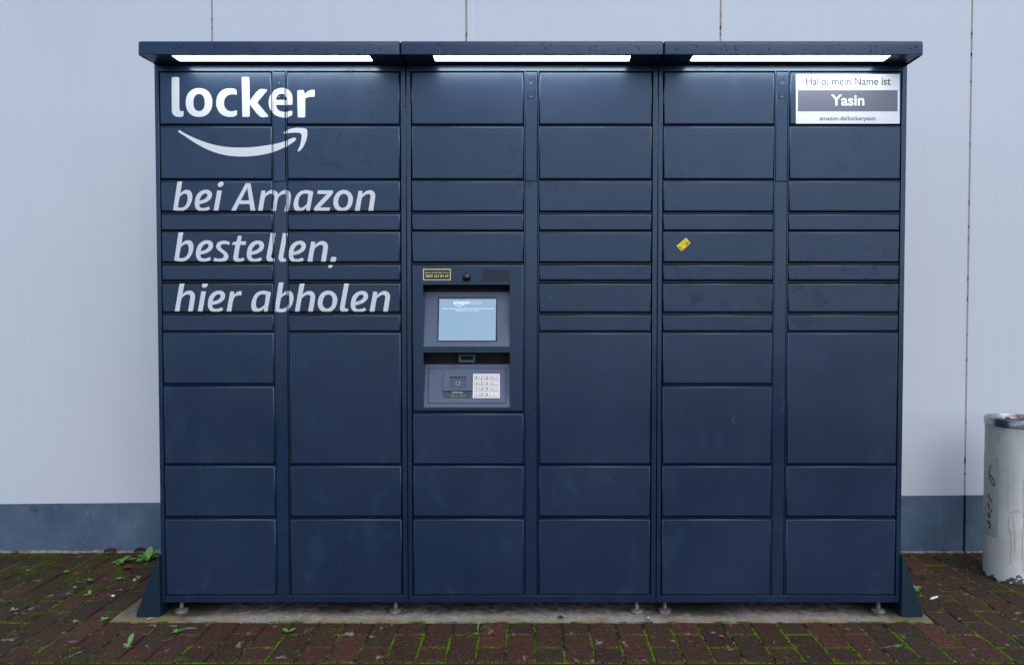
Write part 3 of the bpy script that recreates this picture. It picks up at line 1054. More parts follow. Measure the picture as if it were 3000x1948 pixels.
for k in range(11):
    for q in range(6):
        if rr.random() < .5:
            uu, vv = 1315.5 + k * 4.6 + (q % 2) * 1.7 + (2 if k > 3 else 0), 1157.3 + (q // 2) * 2
            if uu < 1366: add_quad(m, uu - .45, uu + .45, vv - .45, vv + .45, S2(.0027))
m.build('braille_lettering', MT['vinyl_white'], bp)
m = MB(); slab_px(m, 1385, 1464.6, 1094.8, 1166.3, S2, .0016, .0034, .0006, top=.5)
kp = m.build('keypad', MT['keypad_steel'], locker)
lg = MB()
kfun = S2(.0062)
shadow = MB()
KX = [(1396.3, 11.8), (1411.5, 11.8), (1426.7, 11.8), (1447.5, 22.4)]
KYs = [1105.7, 1122.2, 1138.4, 1154.8]
LEG = [['1', '2', '3', 'Best'], ['4', '5', '6', 'Korr'], ['7', '8', '9', 'Abbr'], ['*', '0', '#', '']]
for rI, vy in enumerate(KYs):
    for cI, (ux, wd) in enumerate(KX):
        m = MB(); slab_px(m, ux - wd / 2, ux + wd / 2, vy - 5.9, vy + 5.9, S2, .0034, .0058, .0011)
        ko = m.build('key', MT['key_steel'], kp)
        add_stroke(shadow, [(ux - wd/2 - .2, vy - 6.1), (ux + wd/2 + .2, vy - 6.1), (ux + wd/2 + .2, vy + 6.1), (ux - wd/2 - .2, vy + 6.1)], .9, S2(.0037), True)
        t = LEG[rI][cI]
        if cI < 3:
            hh = 3.9 if t not in '*' else 2
            ww = 2.4 if t != '1' else 1.5
            add_text(lg, t, (ux - ww, ux + ww, vy - hh, vy + hh), kfun, .015)
        elif t:
            add_text(lg, t, (ux - 8.5, ux - .5, vy - 3.2, vy + .2), kfun)
            add_quad(lg, ux - 8.5, ux + 1, vy + 2.2, vy + 3.0, kfun)
            if rI == 2:
                add_stroke(lg, [(ux + 3, vy - 2.5), (ux + 8, vy + 2.8)], .7, kfun); add_stroke(lg, [(ux + 8, vy - 2.5), (ux + 3, vy + 2.8)], .7, S2(.0064))
            else: add_stroke(lg, ring(ux + 5.6, vy, 2.3 if rI == 0 else 1.2, 10), .8, kfun, True)
        else: add_stroke(lg, ring(ux, vy - .5, 2.3, 10), .8, kfun, True)
lg.build('key_legends', MT['print_black'], kp)
shadow.build('key_gap_shade', MT['print_black'], kp)  # black outlines painted as shaded gaps round the keys

# ---------------- lettering on the doors (outlines in photo pixels)
def Z(org, s): return lambda pts: [(org[0] + x / s, org[1] + y / s) for x, y in pts]
z1 = Z((490, 210), 5.174); z2 = Z((490, 520), 7.4375); z3 = Z((780, 520), 7.0); z4 = Z((490, 670), 4.577); z5 = Z((490, 815), 7.0); z6 = Z((720, 815), 5.289)
def ell(cx_, cy_, rx, ry, n_=28, pw=2.25):
    o = []
    for k in range(n_):
        t = 2 * math.pi * k / n_
        c_, s_ = math.cos(t), math.sin(t)
        o.append((cx_ + rx * math.copysign(abs(c_) ** (2 / pw), c_), cy_ + ry * math.copysign(abs(s_) ** (2 / pw), s_)))
    return o
SH = []
def glyph(zf, outer, *holes, sm=True):
    f_ = smooth_poly if sm else (lambda q: q)
    SH.append((f_(zf(outer)), [f_(zf(h)) for h in holes]))
# locker
glyph(z1, [(68,95),(76,88),(172,88),(181,97),(184,560),(190,590),(205,603),(225,602),(241,598),(246,606),(245,672),(232,684),(200,690),(160,690),(118,678),(86,650),(72,615),(69,570)])
glyph(z1, ell(482, 472, 202, 218), ell(482, 473, 87, 130), sm=False)
glyph(z1, [(1048,356),(1000,347),(950,352),(905,375),(872,420),(860,475),(868,530),(895,575),(940,600),(990,605),(1050,590),(1058,596),(1057,662),(1010,685),(950,690),(880,680),(815,645),(770,590),(745,520),(742,460),(755,390),(790,325),(845,280),(910,260),(970,258),(1030,268),(1048,285),(1053,348)])
glyph(z1, [(1130,92),(1140,87),(1232,87),(1242,96),(1250,445),(1395,275),(1508,275),(1512,290),(1365,472),(1530,670),(1525,688),(1410,688),(1252,500),(1250,680),(1242,688),(1145,688),(1138,680)])
glyph(z1, [(1895,665),(1840,690),(1790,700),(1720,695),(1650,670),(1590,620),(1550,550),(1538,470),(1548,400),(1580,335),(1630,285),(1690,258),(1750,252),(1810,265),(1860,300),(1890,350),(1900,420),(1896,498),(1885,508),(1650,508),(1660,550),(1690,590),(1735,608),(1800,613),(1885,597),(1896,604)],
      [(1648,432),(1660,385),(1690,350),(1735,338),(1775,350),(1800,385),(1808,432)])
glyph(z1, [(1975,296),(1985,288),(2062,286),(2070,294),(2085,345),(2130,305),(2180,285),(2226,280),(2235,290),(2235,378),(2226,386),(2180,385),(2130,395),(2092,410),(2092,690),(2082,698),(1988,698),(1979,688)])
# smile and arrow
glyph(z1, [(172,895),(190,892),(230,918),(350,980),(500,1045),(700,1110),(900,1145),(1100,1155),(1300,1148),(1500,1122),(1650,1095),(1780,1058),(1905,1007),(1930,1002),(1948,1016),(1950,1036),(1935,1056),(1850,1115),(1780,1150),(1600,1225),(1400,1270),(1200,1290),(1000,1285),(800,1250),(600,1180),(400,1070),(260,975),(175,922),(167,908)])
glyph(z1, [(1765,922),(1800,900),(1870,872),(1960,857),(2040,858),(2105,870),(2120,888),(2125,950),(2110,1030),(2080,1110),(2040,1175),(1998,1213),(1982,1214),(1978,1198),(2010,1130),(2030,1050),(2038,980),(2030,945),(2005,932),(1950,928),(1870,932),(1790,942),(1766,938)])
# italic glyphs, each relative to its own zoom; (factor to pixels, outline, holes)
G = {}
def defg(k, s, outer, *holes):
    x0 = min(p_[0] for p_ in outer)
    G[k] = (s, x0, outer, holes)
defg('b', 7.4375, [(225,88),(330,88),(288,355),(340,305),(390,278),(440,272),(490,285),(525,320),(545,370),(550,430),(540,500),(510,580),(465,650),(400,705),(340,730),(280,737),(210,733),(130,710)],
     [(272,435),(300,400),(340,370),(385,355),(415,360),(438,395),(447,450),(440,520),(415,590),(375,635),(330,658),(280,662),(235,658)])
defg('e', 7.4375, [(935,690),(880,718),(820,735),(760,740),(700,730),(650,700),(615,650),(602,590),(605,520),(620,450),(650,380),(700,325),(760,288),(820,272),(880,272),(930,290),(965,325),(978,375),(970,430),(940,480),(890,520),(830,550),(760,570),(700,582),(702,610),(715,645),(740,662),(780,668),(830,662),(880,645),(908,632)],
     [(705,508),(715,470),(735,425),(765,385),(800,358),(840,348),(868,358),(880,385),(872,420),(845,452),(800,480),(750,498)])
defg('i', 7.4375, [(1090,287),(1192,287),(1115,726),(1012,726)])
DOT = [(1166 + 64 * math.cos(t) - 8 * math.sin(t), 152 + 57 * math.sin(t) - 8 * math.cos(t)) for t in [2 * math.pi * k / 20 for k in range(20)]]
defg('A', 7.4375, [(1712,126),(1818,126),(1922,724),(1815,724),(1797,577),(1570,577),(1495,724),(1390,724)], [(1748,228),(1786,500),(1605,500)])
defg('m', 7.0, [(-96,272),(-14,272),(-22,345),(20,300),(65,270),(115,258),(170,268),(215,295),(247,345),(290,300),(340,270),(400,258),(450,272),(490,310),(507,370),(500,470),(457,695),(366,695),(412,450),(418,400),(410,365),(388,345),(350,342),(300,362),(245,415),(198,690),(110,690),(150,450),(152,390),(140,350),(110,335),(70,340),(20,370),(-25,420),(-70,687),(-168,687)])
defg('a', 7.0, [(965,302),(895,697),(820,697),(822,630),(780,670),(730,698),(670,712),(610,695),(575,650),(562,580),(570,500),(600,410),(650,335),(720,288),(800,270),(870,275),(930,290)],
     [(862,350),(835,550),(790,595),(745,625),(710,635),(680,620),(662,580),(658,520),(670,450),(700,390),(745,352),(800,342)])
defg('z', 7.0, [(1058,278),(1370,278),(1360,350),(1100,628),(1310,628),(1298,700),(980,700),(988,630),(1245,352),(1045,352)])
defg('o', 7.0, [(1378,540),(1385,450),(1415,370),(1465,310),(1530,275),(1600,265),(1670,280),(1725,320),(1765,380),(1778,440),(1770,520),(1740,600),(1690,660),(1625,698),(1550,708),(1480,695),(1425,655),(1390,600)],
     [(1475,530),(1480,470),(1500,410),(1535,365),(1580,345),(1620,348),(1655,370),(1675,405),(1682,450),(1675,520),(1655,580),(1620,615),(1570,633),(1530,625),(1500,595),(1482,565)])
defg('n', 7.0, [(1893,278),(1972,278),(1972,350),(2020,303),(2070,275),(2130,264),(2185,280),(2220,315),(2237,370),(2230,440),(2192,692),(2093,692),(2135,430),(2140,385),(2125,350),(2090,342),(2045,355),(2000,385),(1962,425),(1918,692),(1815,692)])
defg('s', 4.577, [(838,175),(832,215),(790,205),(745,205),(718,220),(718,245),(745,275),(790,310),(815,340),(822,370),(810,405),(780,430),(730,440),(670,440),(622,432),(632,388),(680,398),(730,395),(755,380),(760,355),(740,328),(690,290),(662,260),(658,225),(675,190),(710,168),(760,158),(800,163)])
defg('t', 4.577, [(950,92),(1000,92),(988,165),(1060,165),(1053,213),(978,213),(952,370),(955,392),(985,396),(1025,382),(1034,422),(985,438),(930,440),(900,425),(887,395),(890,360),(915,213),(870,213),(878,180),(930,165)])
defg('l', 5.289, [(1528,80),(1602,80),(1535,440),(1537,462),(1560,475),(1580,470),(1588,492),(1575,515),(1530,524),(1490,518),(1465,490),(1460,450),(1470,400)])
defg('h', 7.0, [(260,90),(360,90),(315,335),(360,290),(410,265),(465,257),(520,272),(555,310),(573,365),(568,440),(525,682),(428,682),(472,420),(475,370),(460,340),(425,335),(380,345),(335,375),(298,415),(252,682),(155,682)])
defg('r', 7.0, [(1295,270),(1375,270),(1375,342),(1420,295),(1470,268),(1532,267),(1520,355),(1470,350),(1420,362),(1365,412),(1315,682),(1218,682)])
defg(',', 4.577, [(2205,380),(2255,380),(2270,395),(2262,425),(2200,525),(2155,525),(2190,430),(2195,400)])
BASE = {'b': 725, 'e': 725, 'i': 726, 'A': 724, 'm': 687, 'a': 697, 'z': 700, 'o': 697, 'n': 692, 's': 434, 't': 434, 'l': 522, 'h': 682, 'r': 682, ',': 440}
def put(k, left, base):
    s_, x0, outer, holes = G[k]
    tf = lambda pts: [(left + (x - x0) / s_, base + (y - BASE[k]) / s_) for x, y in pts]
    glyph(tf, outer, *holes)
    if k == 'i': glyph(tf, DOT, sm=False)
for k, u in zip('beiAmazon', (507.5, 570.9, 626.1, 676.9, 756, 860.3, 920, 976.9, 1039.3)):
    put(k, u, 617.6 + (u - 507) * .0024)
for k, u in zip('bestellen', (510.8, 574.1, 625.9, 680.1, 723.3, 780.6, 815.5, 845.7, 900.7)):
    put(k, u, 765.0 + (u - 510) * .0064)
put(',', 960.8, 766.3)
for k, u in zip('hierabholen', (512.1, 579.7, 609.3, 664, 736.4, 803.8, 863.7, 931.2, 996.0, 1027.8, 1082.6)):
    put(k, u, 912.4 + (u - 512) * .0024)

P3 = lambda q: (lambda w_: (w_.x, w_.z))(on_y(q[0], q[1], 0))
SHW = [([P3(q) for q in o], [[P3(q) for q in h] for h in hs]) for o, hs in SH]
rects, owner = {}, {}
for (mi, ca, g), (d, rc, yo) in doors.items():
    if mi == 0:
        i_ = .0007
        rects[(ca, g)] = (rc[0] + i_, rc[1] + i_, rc[2] - i_, rc[3] - i_)
        owner[(ca, g)] = (d, yo, rc)
X0, X1 = MODS[0]; sc = (X1 - X0) / .941
strips = [o for o in locker.children if o.name.startswith('centre_strip')]
rects['su'] = (X0 + OFF[1][0] * sc + .001, 1.651, X0 + OFF[1][1] * sc - .001, 2.0555)
rects['sl'] = (X0 + OFF[1][0] * sc + .001, .0815, X0 + OFF[1][1] * sc - .001, 1.6465)
fro = [o for o in locker.children if o.name.startswith('frame')][0]
for kk, xr in (('ra', X0 + OFF[0][1] * sc + .0022), ('rb', X0 + OFF[2][0] * sc - .0058)):
    rects[kk] = (xr, .0775, xr + .0034, 2.0595); owner[kk] = (fro, .0032, None)
owner['su'] = (strips[0], .0012, None); owner['sl'] = (strips[1], .0016, None)
def lip(rc, x, z_, yo):
    """height of the rounded door face at x, z"""
    if rc is None: return yo
    e_ = min(x - rc[0], rc[2] - x, z_ - rc[1], rc[3] - z_)
    r_ = .0048
    if e_ >= r_: return yo
    q_ = (r_ - max(0, e_)) / r_
    return yo + r_ * (1 - math.sqrt(max(0, 1 - q_ * q_)))
def pieces(trs):
    """split triangles into connected pieces"""
    par = {}
    def find(a):
        par.setdefault(a, a)
        while par[a] != a:
            par[a] = par[par[a]]; a = par[a]
        return a
    key = lambda p_: (round(p_[0], 6), round(p_[1], 6))
    for t in trs:
        a = find(key(t[0]))
        for p_ in t[1:]: par[find(key(p_))] = a
    out = {}
    for t in trs: out.setdefault(find(key(t[0])), []).append(t)
    big = [c_ for c_ in out.values() if sum(abs((t[1][0]-t[0][0])*(t[2][1]-t[0][1])-(t[2][0]-t[0][0])*(t[1][1]-t[0][1])) for t in c_) > 2e-6]
    return big
for gi, sh in enumerate(SHW):
    nm = 'smile_mark' if gi == 6 else 'arrow_head' if gi == 7 else 'letter'
    for k, trs in fill([sh], rects).items():
        d, yo, rc = owner[k]
        for comp in pieces(trs):
          m = MB()
          for t in comp:
            pts = [Vector((x, lip(rc, x, z_, yo) - (.0014 if k == 'su' else .0006), z_)) for x, z_ in t]
            n = (pts[1] - pts[0]).cross(pts[2] - pts[0])
            if n.y > 0: pts.reverse()
            m.add(pts, [(0, 1, 2)])
          m.build(nm, MT['vinyl_white'], d)
LBL = {(0, (0,)): 'door with the white letters lock', (1, (0,)): 'door with the white letters er', (0, (1,)): 'door with most of a white curved smile', (1, (1,)): 'door with a white arrow head',
       (0, (2,)): 'door with the white italic letters bei Am', (1, (2,)): 'door with the white italic letters azon', (0, (4,)): 'door with the white italic letters beste', (1, (4,)): 'door with the white italic letters len',
       (0, (6,)): 'door with the white italic letters hier a', (1, (6,)): 'door with the white italic letters holen'}
for k, t in LBL.items(): doors[(0,) + k][0]['label'] = t

# name plate on the top right door
d = doors[(2, 1, (0,))][0]
d['label'] = 'door with a white and grey name plate'
m = MB(); add_quad(m, 2331.7, 2635.7, 217.9, 363.1, lambda u, v: on_y(u, v, -.0013))
pl = m.build('name_plate', MT['sign_white'], d)
def ny(k): return lambda u, v: on_y(u, v, -.0013 - .0004 * k)
m = MB(); add_quad(m, 2337.4, 2629.7, 265, 326.7, ny(1)); m.build('name_field', MT['sign_grey'], d)
m = MB()
add_text(m, 'Hallo, mein Name ist', (2361, 2609.3, 227.5, 253.8), ny(1), .013)
add_text(m, 'amazon.de/lockeryasin', (2401.4, 2565.3, 341.2, 356.8), ny(1), .006)
m.build('plate_lettering', MT['print_dark'], d)
m = MB(); add_text(m, 'Yasin', (2434, 2532.6, 278, 311), ny(2), .028); m.build('name_lettering', MT['sign_white'], d)

# yellow inspection sticker
d = doors[(2, 0, (4,))][0]
d['label'] = 'door with a small tilted yellow sticker'
A_, B_, D_ = Vector((1982.4, 720.3)), Vector((2010, 696.5)), Vector((1995.8, 736.6))
def skf(k):
    def f_(a, b):
        q = A_ + (B_ - A_) * a + (D_ - A_) * b
        return on_y(q.x, q.y, -.0016 - .0004 * k)
    return f_
m = MB()
rc_ = []
for cx_, cy_, a0_ in ((.06, .1, 180), (.94, .1, 270), (.94, .9, 0), (.06, .9, 90)):
    for k in range(5):
        t = math.radians(a0_ + 90 * k / 4)
        rc_.append((cx_ + .06 * math.cos(t), cy_ + .1 * math.sin(t)))
vs = [skf(0)(*q) for q in rc_]
m.add(vs, [tuple(range(len(vs)))[::-1]])
st_ = m.build('sticker', MT['sticker_yellow'], d, recalc=False)
m = MB()
add_text(m, 'D', (.05, .25, .28, .88), skf(1), .02)
add_text(m, '12 IC', (.40, .92, .15, .48), skf(1))
add_text(m, 'NSD', (.60, .94, .58, .88), skf(1), .03)
m.build('sticker_lettering', MT['print_black'], d)

# ================================================================== LITTER BIN
BC, BR, BH = Vector((2.122, .418)), .125, .700
lb = tag(empty('ash_bin', (BC.x, BC.y, 0)), 'white metal ash bin with steel rim and peeling paint at its foot', 'bin')
m = MB()
m.lathe([(BR + .0012, .0008), (BR + .0012, .012), (BR, .014), (BR, BH - .02)], BC, 96)
m.build('body', MT['bin_paint'], lb)
m = MB()
m.lathe([(BR + .001, BH - .034), (BR + .0045, BH - .033), (BR + .0045, BH - .003), (BR + .003, BH), (BR - .006, BH), (BR - .008, BH - .004), (BR - .011, BH - .034)], BC, 96)
m.build('rim', MT['brushed_steel'], lb, sharp=40)
m = MB()
m.lathe([(BR - .011, BH - .013), (BR - .030, BH - .012), (BR - .034, BH - .022)], BC, 64)
m.build('tray_ring', MT['brushed_steel'], lb, sharp=40)
m = MB()
vs, fs = [], []
nr, na = 9, 40
for i in range(nr + 1):
    r_ = (BR - .033) * i / nr
    for k in range(na):
        t = 2 * math.pi * k / na
        x, y = BC.x + r_ * math.cos(t), BC.y + r_ * math.sin(t)
        vs.append((x, y, BH - .016 + .004 * mnoise.noise(Vector((x * 45, y * 45, 0)))))
for i in range(nr):
    for k in range(na):
        l = (k + 1) % na
        fs.append((i * na + k, (i + 1) * na + k, (i + 1) * na + l, i * na + l))
m.add(vs, fs, True)
m.build('ash_bed', MT['ash'], lb)
# label wrapped round the side
def cyl(u, v, off=.0008):
    d_ = ray(u, v); R_ = BR + off
    ox, oy = CAMP.x - BC.x, CAMP.y - BC.y
    a = d_.x ** 2 + d_.y ** 2; b = 2 * (ox * d_.x + oy * d_.y); c_ = ox * ox + oy * oy - R_ * R_
    disc = b * b - 4 * a * c_
    t = (-b - math.sqrt(max(disc, 0))) / (2 * a)
    P = CAMP + d_ * t
    q = Vector((P.x - BC.x, P.y - BC.y)).normalized() * R_
    return Vector((BC.x + q.x, BC.y + q.y, P.z))
e1 = cyl(2925, 1450); ang1 = math.atan2(e1.y - BC.y, e1.x - BC.x)
ztop, zbot = cyl(2925, 1340).z, cyl(2920, 1574).z
ang0 = ang1 - 1.35
m = MB()
vs, fs = [], []
nL = 24
for k in range(nL + 1):
    t = ang1 + (ang0 - ang1) * k / nL
    for z_ in (zbot, ztop):
        vs.append((BC.x + (BR + .0007) * math.cos(t), BC.y + (BR + .0007) * math.sin(t), z_))
for k in range(nL): fs.append((2 * k + 2, 2 * k, 2 * k + 1, 2 * k + 3))
m.add(vs, fs, True)
lab = m.build('label', MT['bin_label'], lb)
zb_ = lambda pts: [(2870 + x / 5.154, 1300 + y / 5.154) for x, y in pts]
cf = lambda u, v: cyl(u, v, .0014)
m = MB()
def cat(pts, sub=6):
    P = [Vector(p_) for p_ in pts]; o = []
    for i in range(len(P) - 1):
        p0, p1_, p2_, p3_ = P[max(i - 1, 0)], P[i], P[i + 1], P[min(i + 2, len(P) - 1)]
        for k in range(sub):
            t = k / sub
            o.append(tuple(.5 * ((2 * p1_) + (p2_ - p0) * t + (2 * p0 - 5 * p1_ + 4 * p2_ - p3_) * t * t + (3 * p1_ - p0 - 3 * p2_ + p3_) * t ** 3)))
    o.append(tuple(P[-1]))
    return o
for pts, wd in (([(158, 325), (160, 368), (146, 395), (144, 450), (165, 540), (200, 620), (222, 628), (222, 580), (195, 510), (160, 465)], 2.6),
                ([(130, 760), (150, 810), (186, 878)], 3.0), ([(122, 880), (134, 920), (146, 984)], 3.0),
                ([(140, 1020), (150, 1060), (146, 1110), (130, 1090), (122, 1040)], 2.6),
                ([(118, 1150), (128, 1190), (120, 1206)], 3.0), ([(146, 1160), (158, 1220), (152, 1264), (138, 1250)], 3.0)):
    add_stroke(m, cat(zb_(pts)), wd, cf)
vs = [cf(*q) for q in zb_(ell(172, 1008, 11, 19, 14, 2))]
m.add(vs, [tuple(range(14))[::-1]])
m.build('label_lettering', MT['print_black'], lb)

M = NM('drip_ochre'); M.set(Base_Color=M.mix(M.rng(M.noise(90, 4, .7), .35, .65), (.60, .42, .22), (.55, .47, .36)), Roughness=.6)
dr_ = random.Random(9)
for pts in ([(2958, 1511), (2954, 1540), (2961, 1562), (2962, 1600), (2960, 1655)], [(2965, 1508), (2971, 1540), (2974, 1590), (2973, 1622)],
            [(2999, 1400), (2997, 1470), (2999, 1530), (2995, 1600), (2998, 1680)], [(2960, 1506), (2975, 1497), (2992, 1500)]):
    m = MB()
    q_ = cat(pts, 7)
    add_stroke(m, q_, [3.0 * dr_.uniform(.55, 1.3) * (.35 if i in (0, len(q_) - 1) else 1) for i in range(len(q_))], lambda u, v: cyl(u, v, .0005))
    m.build('drip_stain', MATS['drip_ochre'], lb)

def butt(name, a, b, r_, mat, label, cat_='cigarette butt', group='cigarette butts'):
    a, b = Vector(a), Vector(b)
    m = MB()
    k = 6
    pts = [a + (b - a) * i / k for i in range(k + 1)]
    m.tube(pts, [r_ * (.86 if i in (0, k) else random.uniform(.93, 1.04)) for i in range(k + 1)], 12)
    return tag(m.build(name, MT[mat], origin=tuple((a + b) / 2)), label, cat_, group)
def binpt(u, v, z_): return on_z(u, v, z_)
butt('cigarette_butt', binpt(2979, 1214, BH + .012), binpt(2992, 1225, BH - .010), .0040, 'filter_orange', 'orange cigarette butt sticking up at a slant out of the ash bin')
butt('cigarette_butt', binpt(2946, 1222, BH - .009), binpt(2960, 1223.2, BH - .009), .0042, 'filter_orange', 'crushed orange cigarette butt lying flat in the ash bin')
butt('cigarette_butt', binpt(2994, 1217, BH - .011), binpt(3003, 1218, BH - .011), .0038, 'filter_white', 'pale cigarette butt lying in the ash bin')

# ================================================================== SMALL THINGS ON THE PAVING
p_a, p_b = on_z(2725.6, 1753.5, .0065), on_z(2746, 1747, .0065)
butt('cigarette_butt', p_a, p_b, .0045, 'filter_white', 'white cigarette filter lying on the bricks beside the blue bracket')
def pebble(u, v, r_, mat, label, seed, surf=0.0):
    P = on_z(u, v, surf)
    m = MB(); m.blob((P.x, P.y, P.z + r_[2] * .8), r_, 12, 8, seed)
    return tag(m.build('pebble', MT[mat], origin=(P.x, P.y, P.z)), label, 'pebble', 'small stones on the ground')
pebble(331.5, 1747, (.0075, .0062, .0045), 'stone_white', 'small smooth white pebble lying on the mossy bricks', 1)
pebble(1899.5, 1813, (.0085, .0075, .0062), 'stone_grey', 'small round beige stone lying on the concrete slab', 2)
pebble(395, 1702, (.008, .006, .007), 'stone_grey', 'small grey stone between bricks near the sloping bracket', 3)

def leaf(mb, base, az, length, width, rise, droop, fold=.18, nseg=7, twist=0.0):
    """one leaf blade with a midrib fold, growing from base in direction az"""
    d = Vector((math.cos(az), math.sin(az), 0)); side = Vector((-math.sin(az), math.cos(az), 0))
    rows = []
    p_ = Vector(base)
    el = rise
    for i in range(nseg + 1):
        t = i / nseg
        wv = width * max(.06, math.sin(math.pi * min(1, t ** 1.25)) ** .62 * .5)
        if t < .25: wv = min(wv, width * (.07 + .9 * t))
        if t == 1: wv = width * .05
        up_ = Vector((0, 0, 1)) * math.cos(el) - d * math.sin(el)
        s_ = (side + up_ * math.sin(twist)).normalized()
        rows.append((p_ + s_ * wv + up_ * abs(wv) * fold, p_.copy(), p_ - s_ * wv + up_ * abs(wv) * fold))
        p_ = p_ + (d * math.cos(el) + Vector((0, 0, 1)) * math.sin(el)) * (length / nseg)
        el -= droop / nseg
    vs = [q for r_ in rows for q in r_]
    fs = []
    for i in range(nseg):
        a = 3 * i
        fs += [(a, a + 3, a + 4, a + 1), (a + 1, a + 4, a + 5, a + 2)]
    mb.add(vs, fs, True)

def plant(u, v, leaves, label, mat='leaf_green', parts=False, name='weed'):
    P = on_z(u, v, .001)
    root = None
    if parts:
        root = tag(empty(name, (P.x, P.y, P.z)), label, 'weed')
        for a in leaves:
            m = MB(); leaf(m, P, *a); m.build('leaf', MT[mat], root, origin=P)
    else:
        m = MB()
        for a in leaves: leaf(m, P, *a)
        root = tag(m.build(name, MT[mat], origin=P), label, 'weed', 'seedlings sprouting between the bricks')
    return root
R_ = math.radians
plant(434, 1639, [(R_(82), .062, .034, 1.35, .5), (R_(35), .066, .036, .95, .8), (R_(5), .060, .030, .50, .5), (R_(172), .062, .030, .60, .7), (R_(200), .052, .028, .45, .8), (R_(235), .055, .032, .55, 1.0),
                  (R_(290), .038, .024, .6, .9), (R_(130), .052, .032, 1.0, .8), (R_(255), .05, .028, .35, .6)], 'bright green leafy rosette weed growing against the wall by the locker', parts=True)
plant(357, 1648, [(R_(12), .066, .022, .50, .6), (R_(160), .040, .030, .7, 1.2), (R_(210), .042, .032, .6, 1.2), (R_(265), .034, .026, .5, 1.0), (R_(45), .046, .032, 1.0, 1.2), (R_(300), .028, .020, .5, .8), (R_(95), .03, .024, .9, 1.0)],
      'low spreading green weed beside the taller rosette weed', parts=True)
plant(376, 1895, [(R_(62), .047, .024, 1.25, .3), (R_(160), .024, .012, .6, .5), (R_(215), .016, .010, .4, .4), (R_(20), .012, .008, .3, .4)], 'seedling with one tall upright oval leaf by a brick joint', 'leaf_pale')
r2 = random.Random(11)
for u, v, s_, lb_ in ((194.5, 1677, .8, 'tiny pale seedling among moss patches near the wall'), (83, 1673, .7, 'tiny yellow green seedling on a mossy brick below the plinth'),
                      (257, 1704, 1.1, 'three leaved green seedling among dark bricks'), (219.5, 1722, .8, 'small upright seedling with folded leaves in a dark joint'),
                      (262, 1742, 1.0, 'seedling with three round leaves on the dark bricks'), (42, 1788, .9, 'small fresh seedling in a joint beside moss dots'),
                      (222, 1822, .7, 'small seedling near the orange weathered brick'), (352, 1698, 1.2, 'pale broad leaved seedling below the red leaf'),
                      (350, 1730, .9, 'dark small seedling in a joint above the white pebble'), (406, 1693, .7, 'tiny round leaved seedling next to the grey stone'),
                      (306, 1815, .9, 'seedling at the left corner of the concrete slab'), (516, 1853, 1.1, 'bright two leaved seedling in front of the slab'),
                      (845, 1853, 1.2, 'seedling with an upright leaf and a yellow leaf in a joint'), (2688, 1727, 1.2, 'curled bright green weed beside the blue bracket plate'),
                      (2634, 1895, .7, 'tiny seedling in a mossy joint under the bracket')):
    n_ = r2.choice((3, 4, 4))
    a0 = r2.uniform(0, 6.28)
    plant(u, v, [(a0 + 6.28 * k / n_ + r2.uniform(-.4, .4), s_ * r2.uniform(.015, .025), s_ * r2.uniform(.012, .017), r2.uniform(.35, .95), r2.uniform(.3, .9)) for k in range(n_)], lb_,
          r2.choice(('leaf_green', 'leaf_green', 'leaf_pale')), name='seedling')
# grass shoot at the slab edge
P = on_z(1400, 1852, .001)
m = MB()
leaf(m, P, R_(80), .075, .0035, 1.1, .7, .3, 9)
leaf(m, P + Vector((0, .02, .004)), R_(8), .050, .0035, .5, 1.2, .3, 9)
leaf(m, P, R_(95), .035, .003, .8, .5, .3, 6)
tag(m.build('grass_shoot', MT['leaf_green'], origin=P), 'thin grass shoot bent over the bricks at the slab edge', 'grass')
P = on_z(905, 1851, .001)
m = MB()
leaf(m, P, R_(250), .035, .003, .7, 1.2, .3, 8); leaf(m, P, R_(60), .03, .003, .7, 1.2, .3, 8); leaf(m, P, R_(170), .022, .003, .7, 1.2, .3, 8)
tag(m.build('grass_shoot', MT['leaf_green'], origin=P), 'small curly grass tuft standing in a brick joint', 'grass')

def dead(u, v, L, Wd, az, mat, label, curl=1.6, rise=.6, z0=.002, on=None):
    P = on if on is not None else on_z(u, v, z0)
    m = MB(); leaf(m, P, az, L, Wd, rise, curl, .45, 9)
    return tag(m.build('dead_leaf', MT[mat], origin=P), label, 'leaf', 'dead leaves on the ground')
dead(305, 1620, .062, .050, R_(2), 'dead_leaf_red', 'curled dark red dead leaf lying against the plinth', 2.0, .9)
dead(392, 1620, .060, .044, R_(8), 'dead_leaf_brown', 'curled blackish dead leaf between the plinth and the rosette weed', 2.0, 1.0)
dead(356, 1668, .045, .040, R_(15), 'dead_leaf_red', 'flat crimson dead leaf lying on the bricks', .5, .25)
dead(37, 1620, .028, .020, R_(0), 'dead_leaf_red', 'small brown dead leaf at the foot of the plinth', 1.8, .8)
dead(1630, 1809, .030, .014, R_(5), 'dead_leaf_brown', 'small dark dead leaf lying on the concrete slab', .9, .35)
dead(2104, 1863, .020, .010, R_(-15), 'orange_leaf', 'small orange leaf scrap on a brick in front of the slab', .8, .3)
dead(2806, 1814, .016, .008, R_(10), 'orange_leaf', 'tiny tan leaf scrap in a joint right of the bracket', .6, .3)
# straw on the slab by the left bracket
P, Q = on_z(431, 1813.5, .0035), on_z(450, 1808, .0035)
m = MB(); m.tube([P, (P + Q) / 2 + Vector((0, 0, .002)), Q], [.0022, .0024, .0014], 6)
tag(m.build('straw', MT['straw'], origin=P), 'short pale straw stalk at the foot of the left bracket', 'straw')

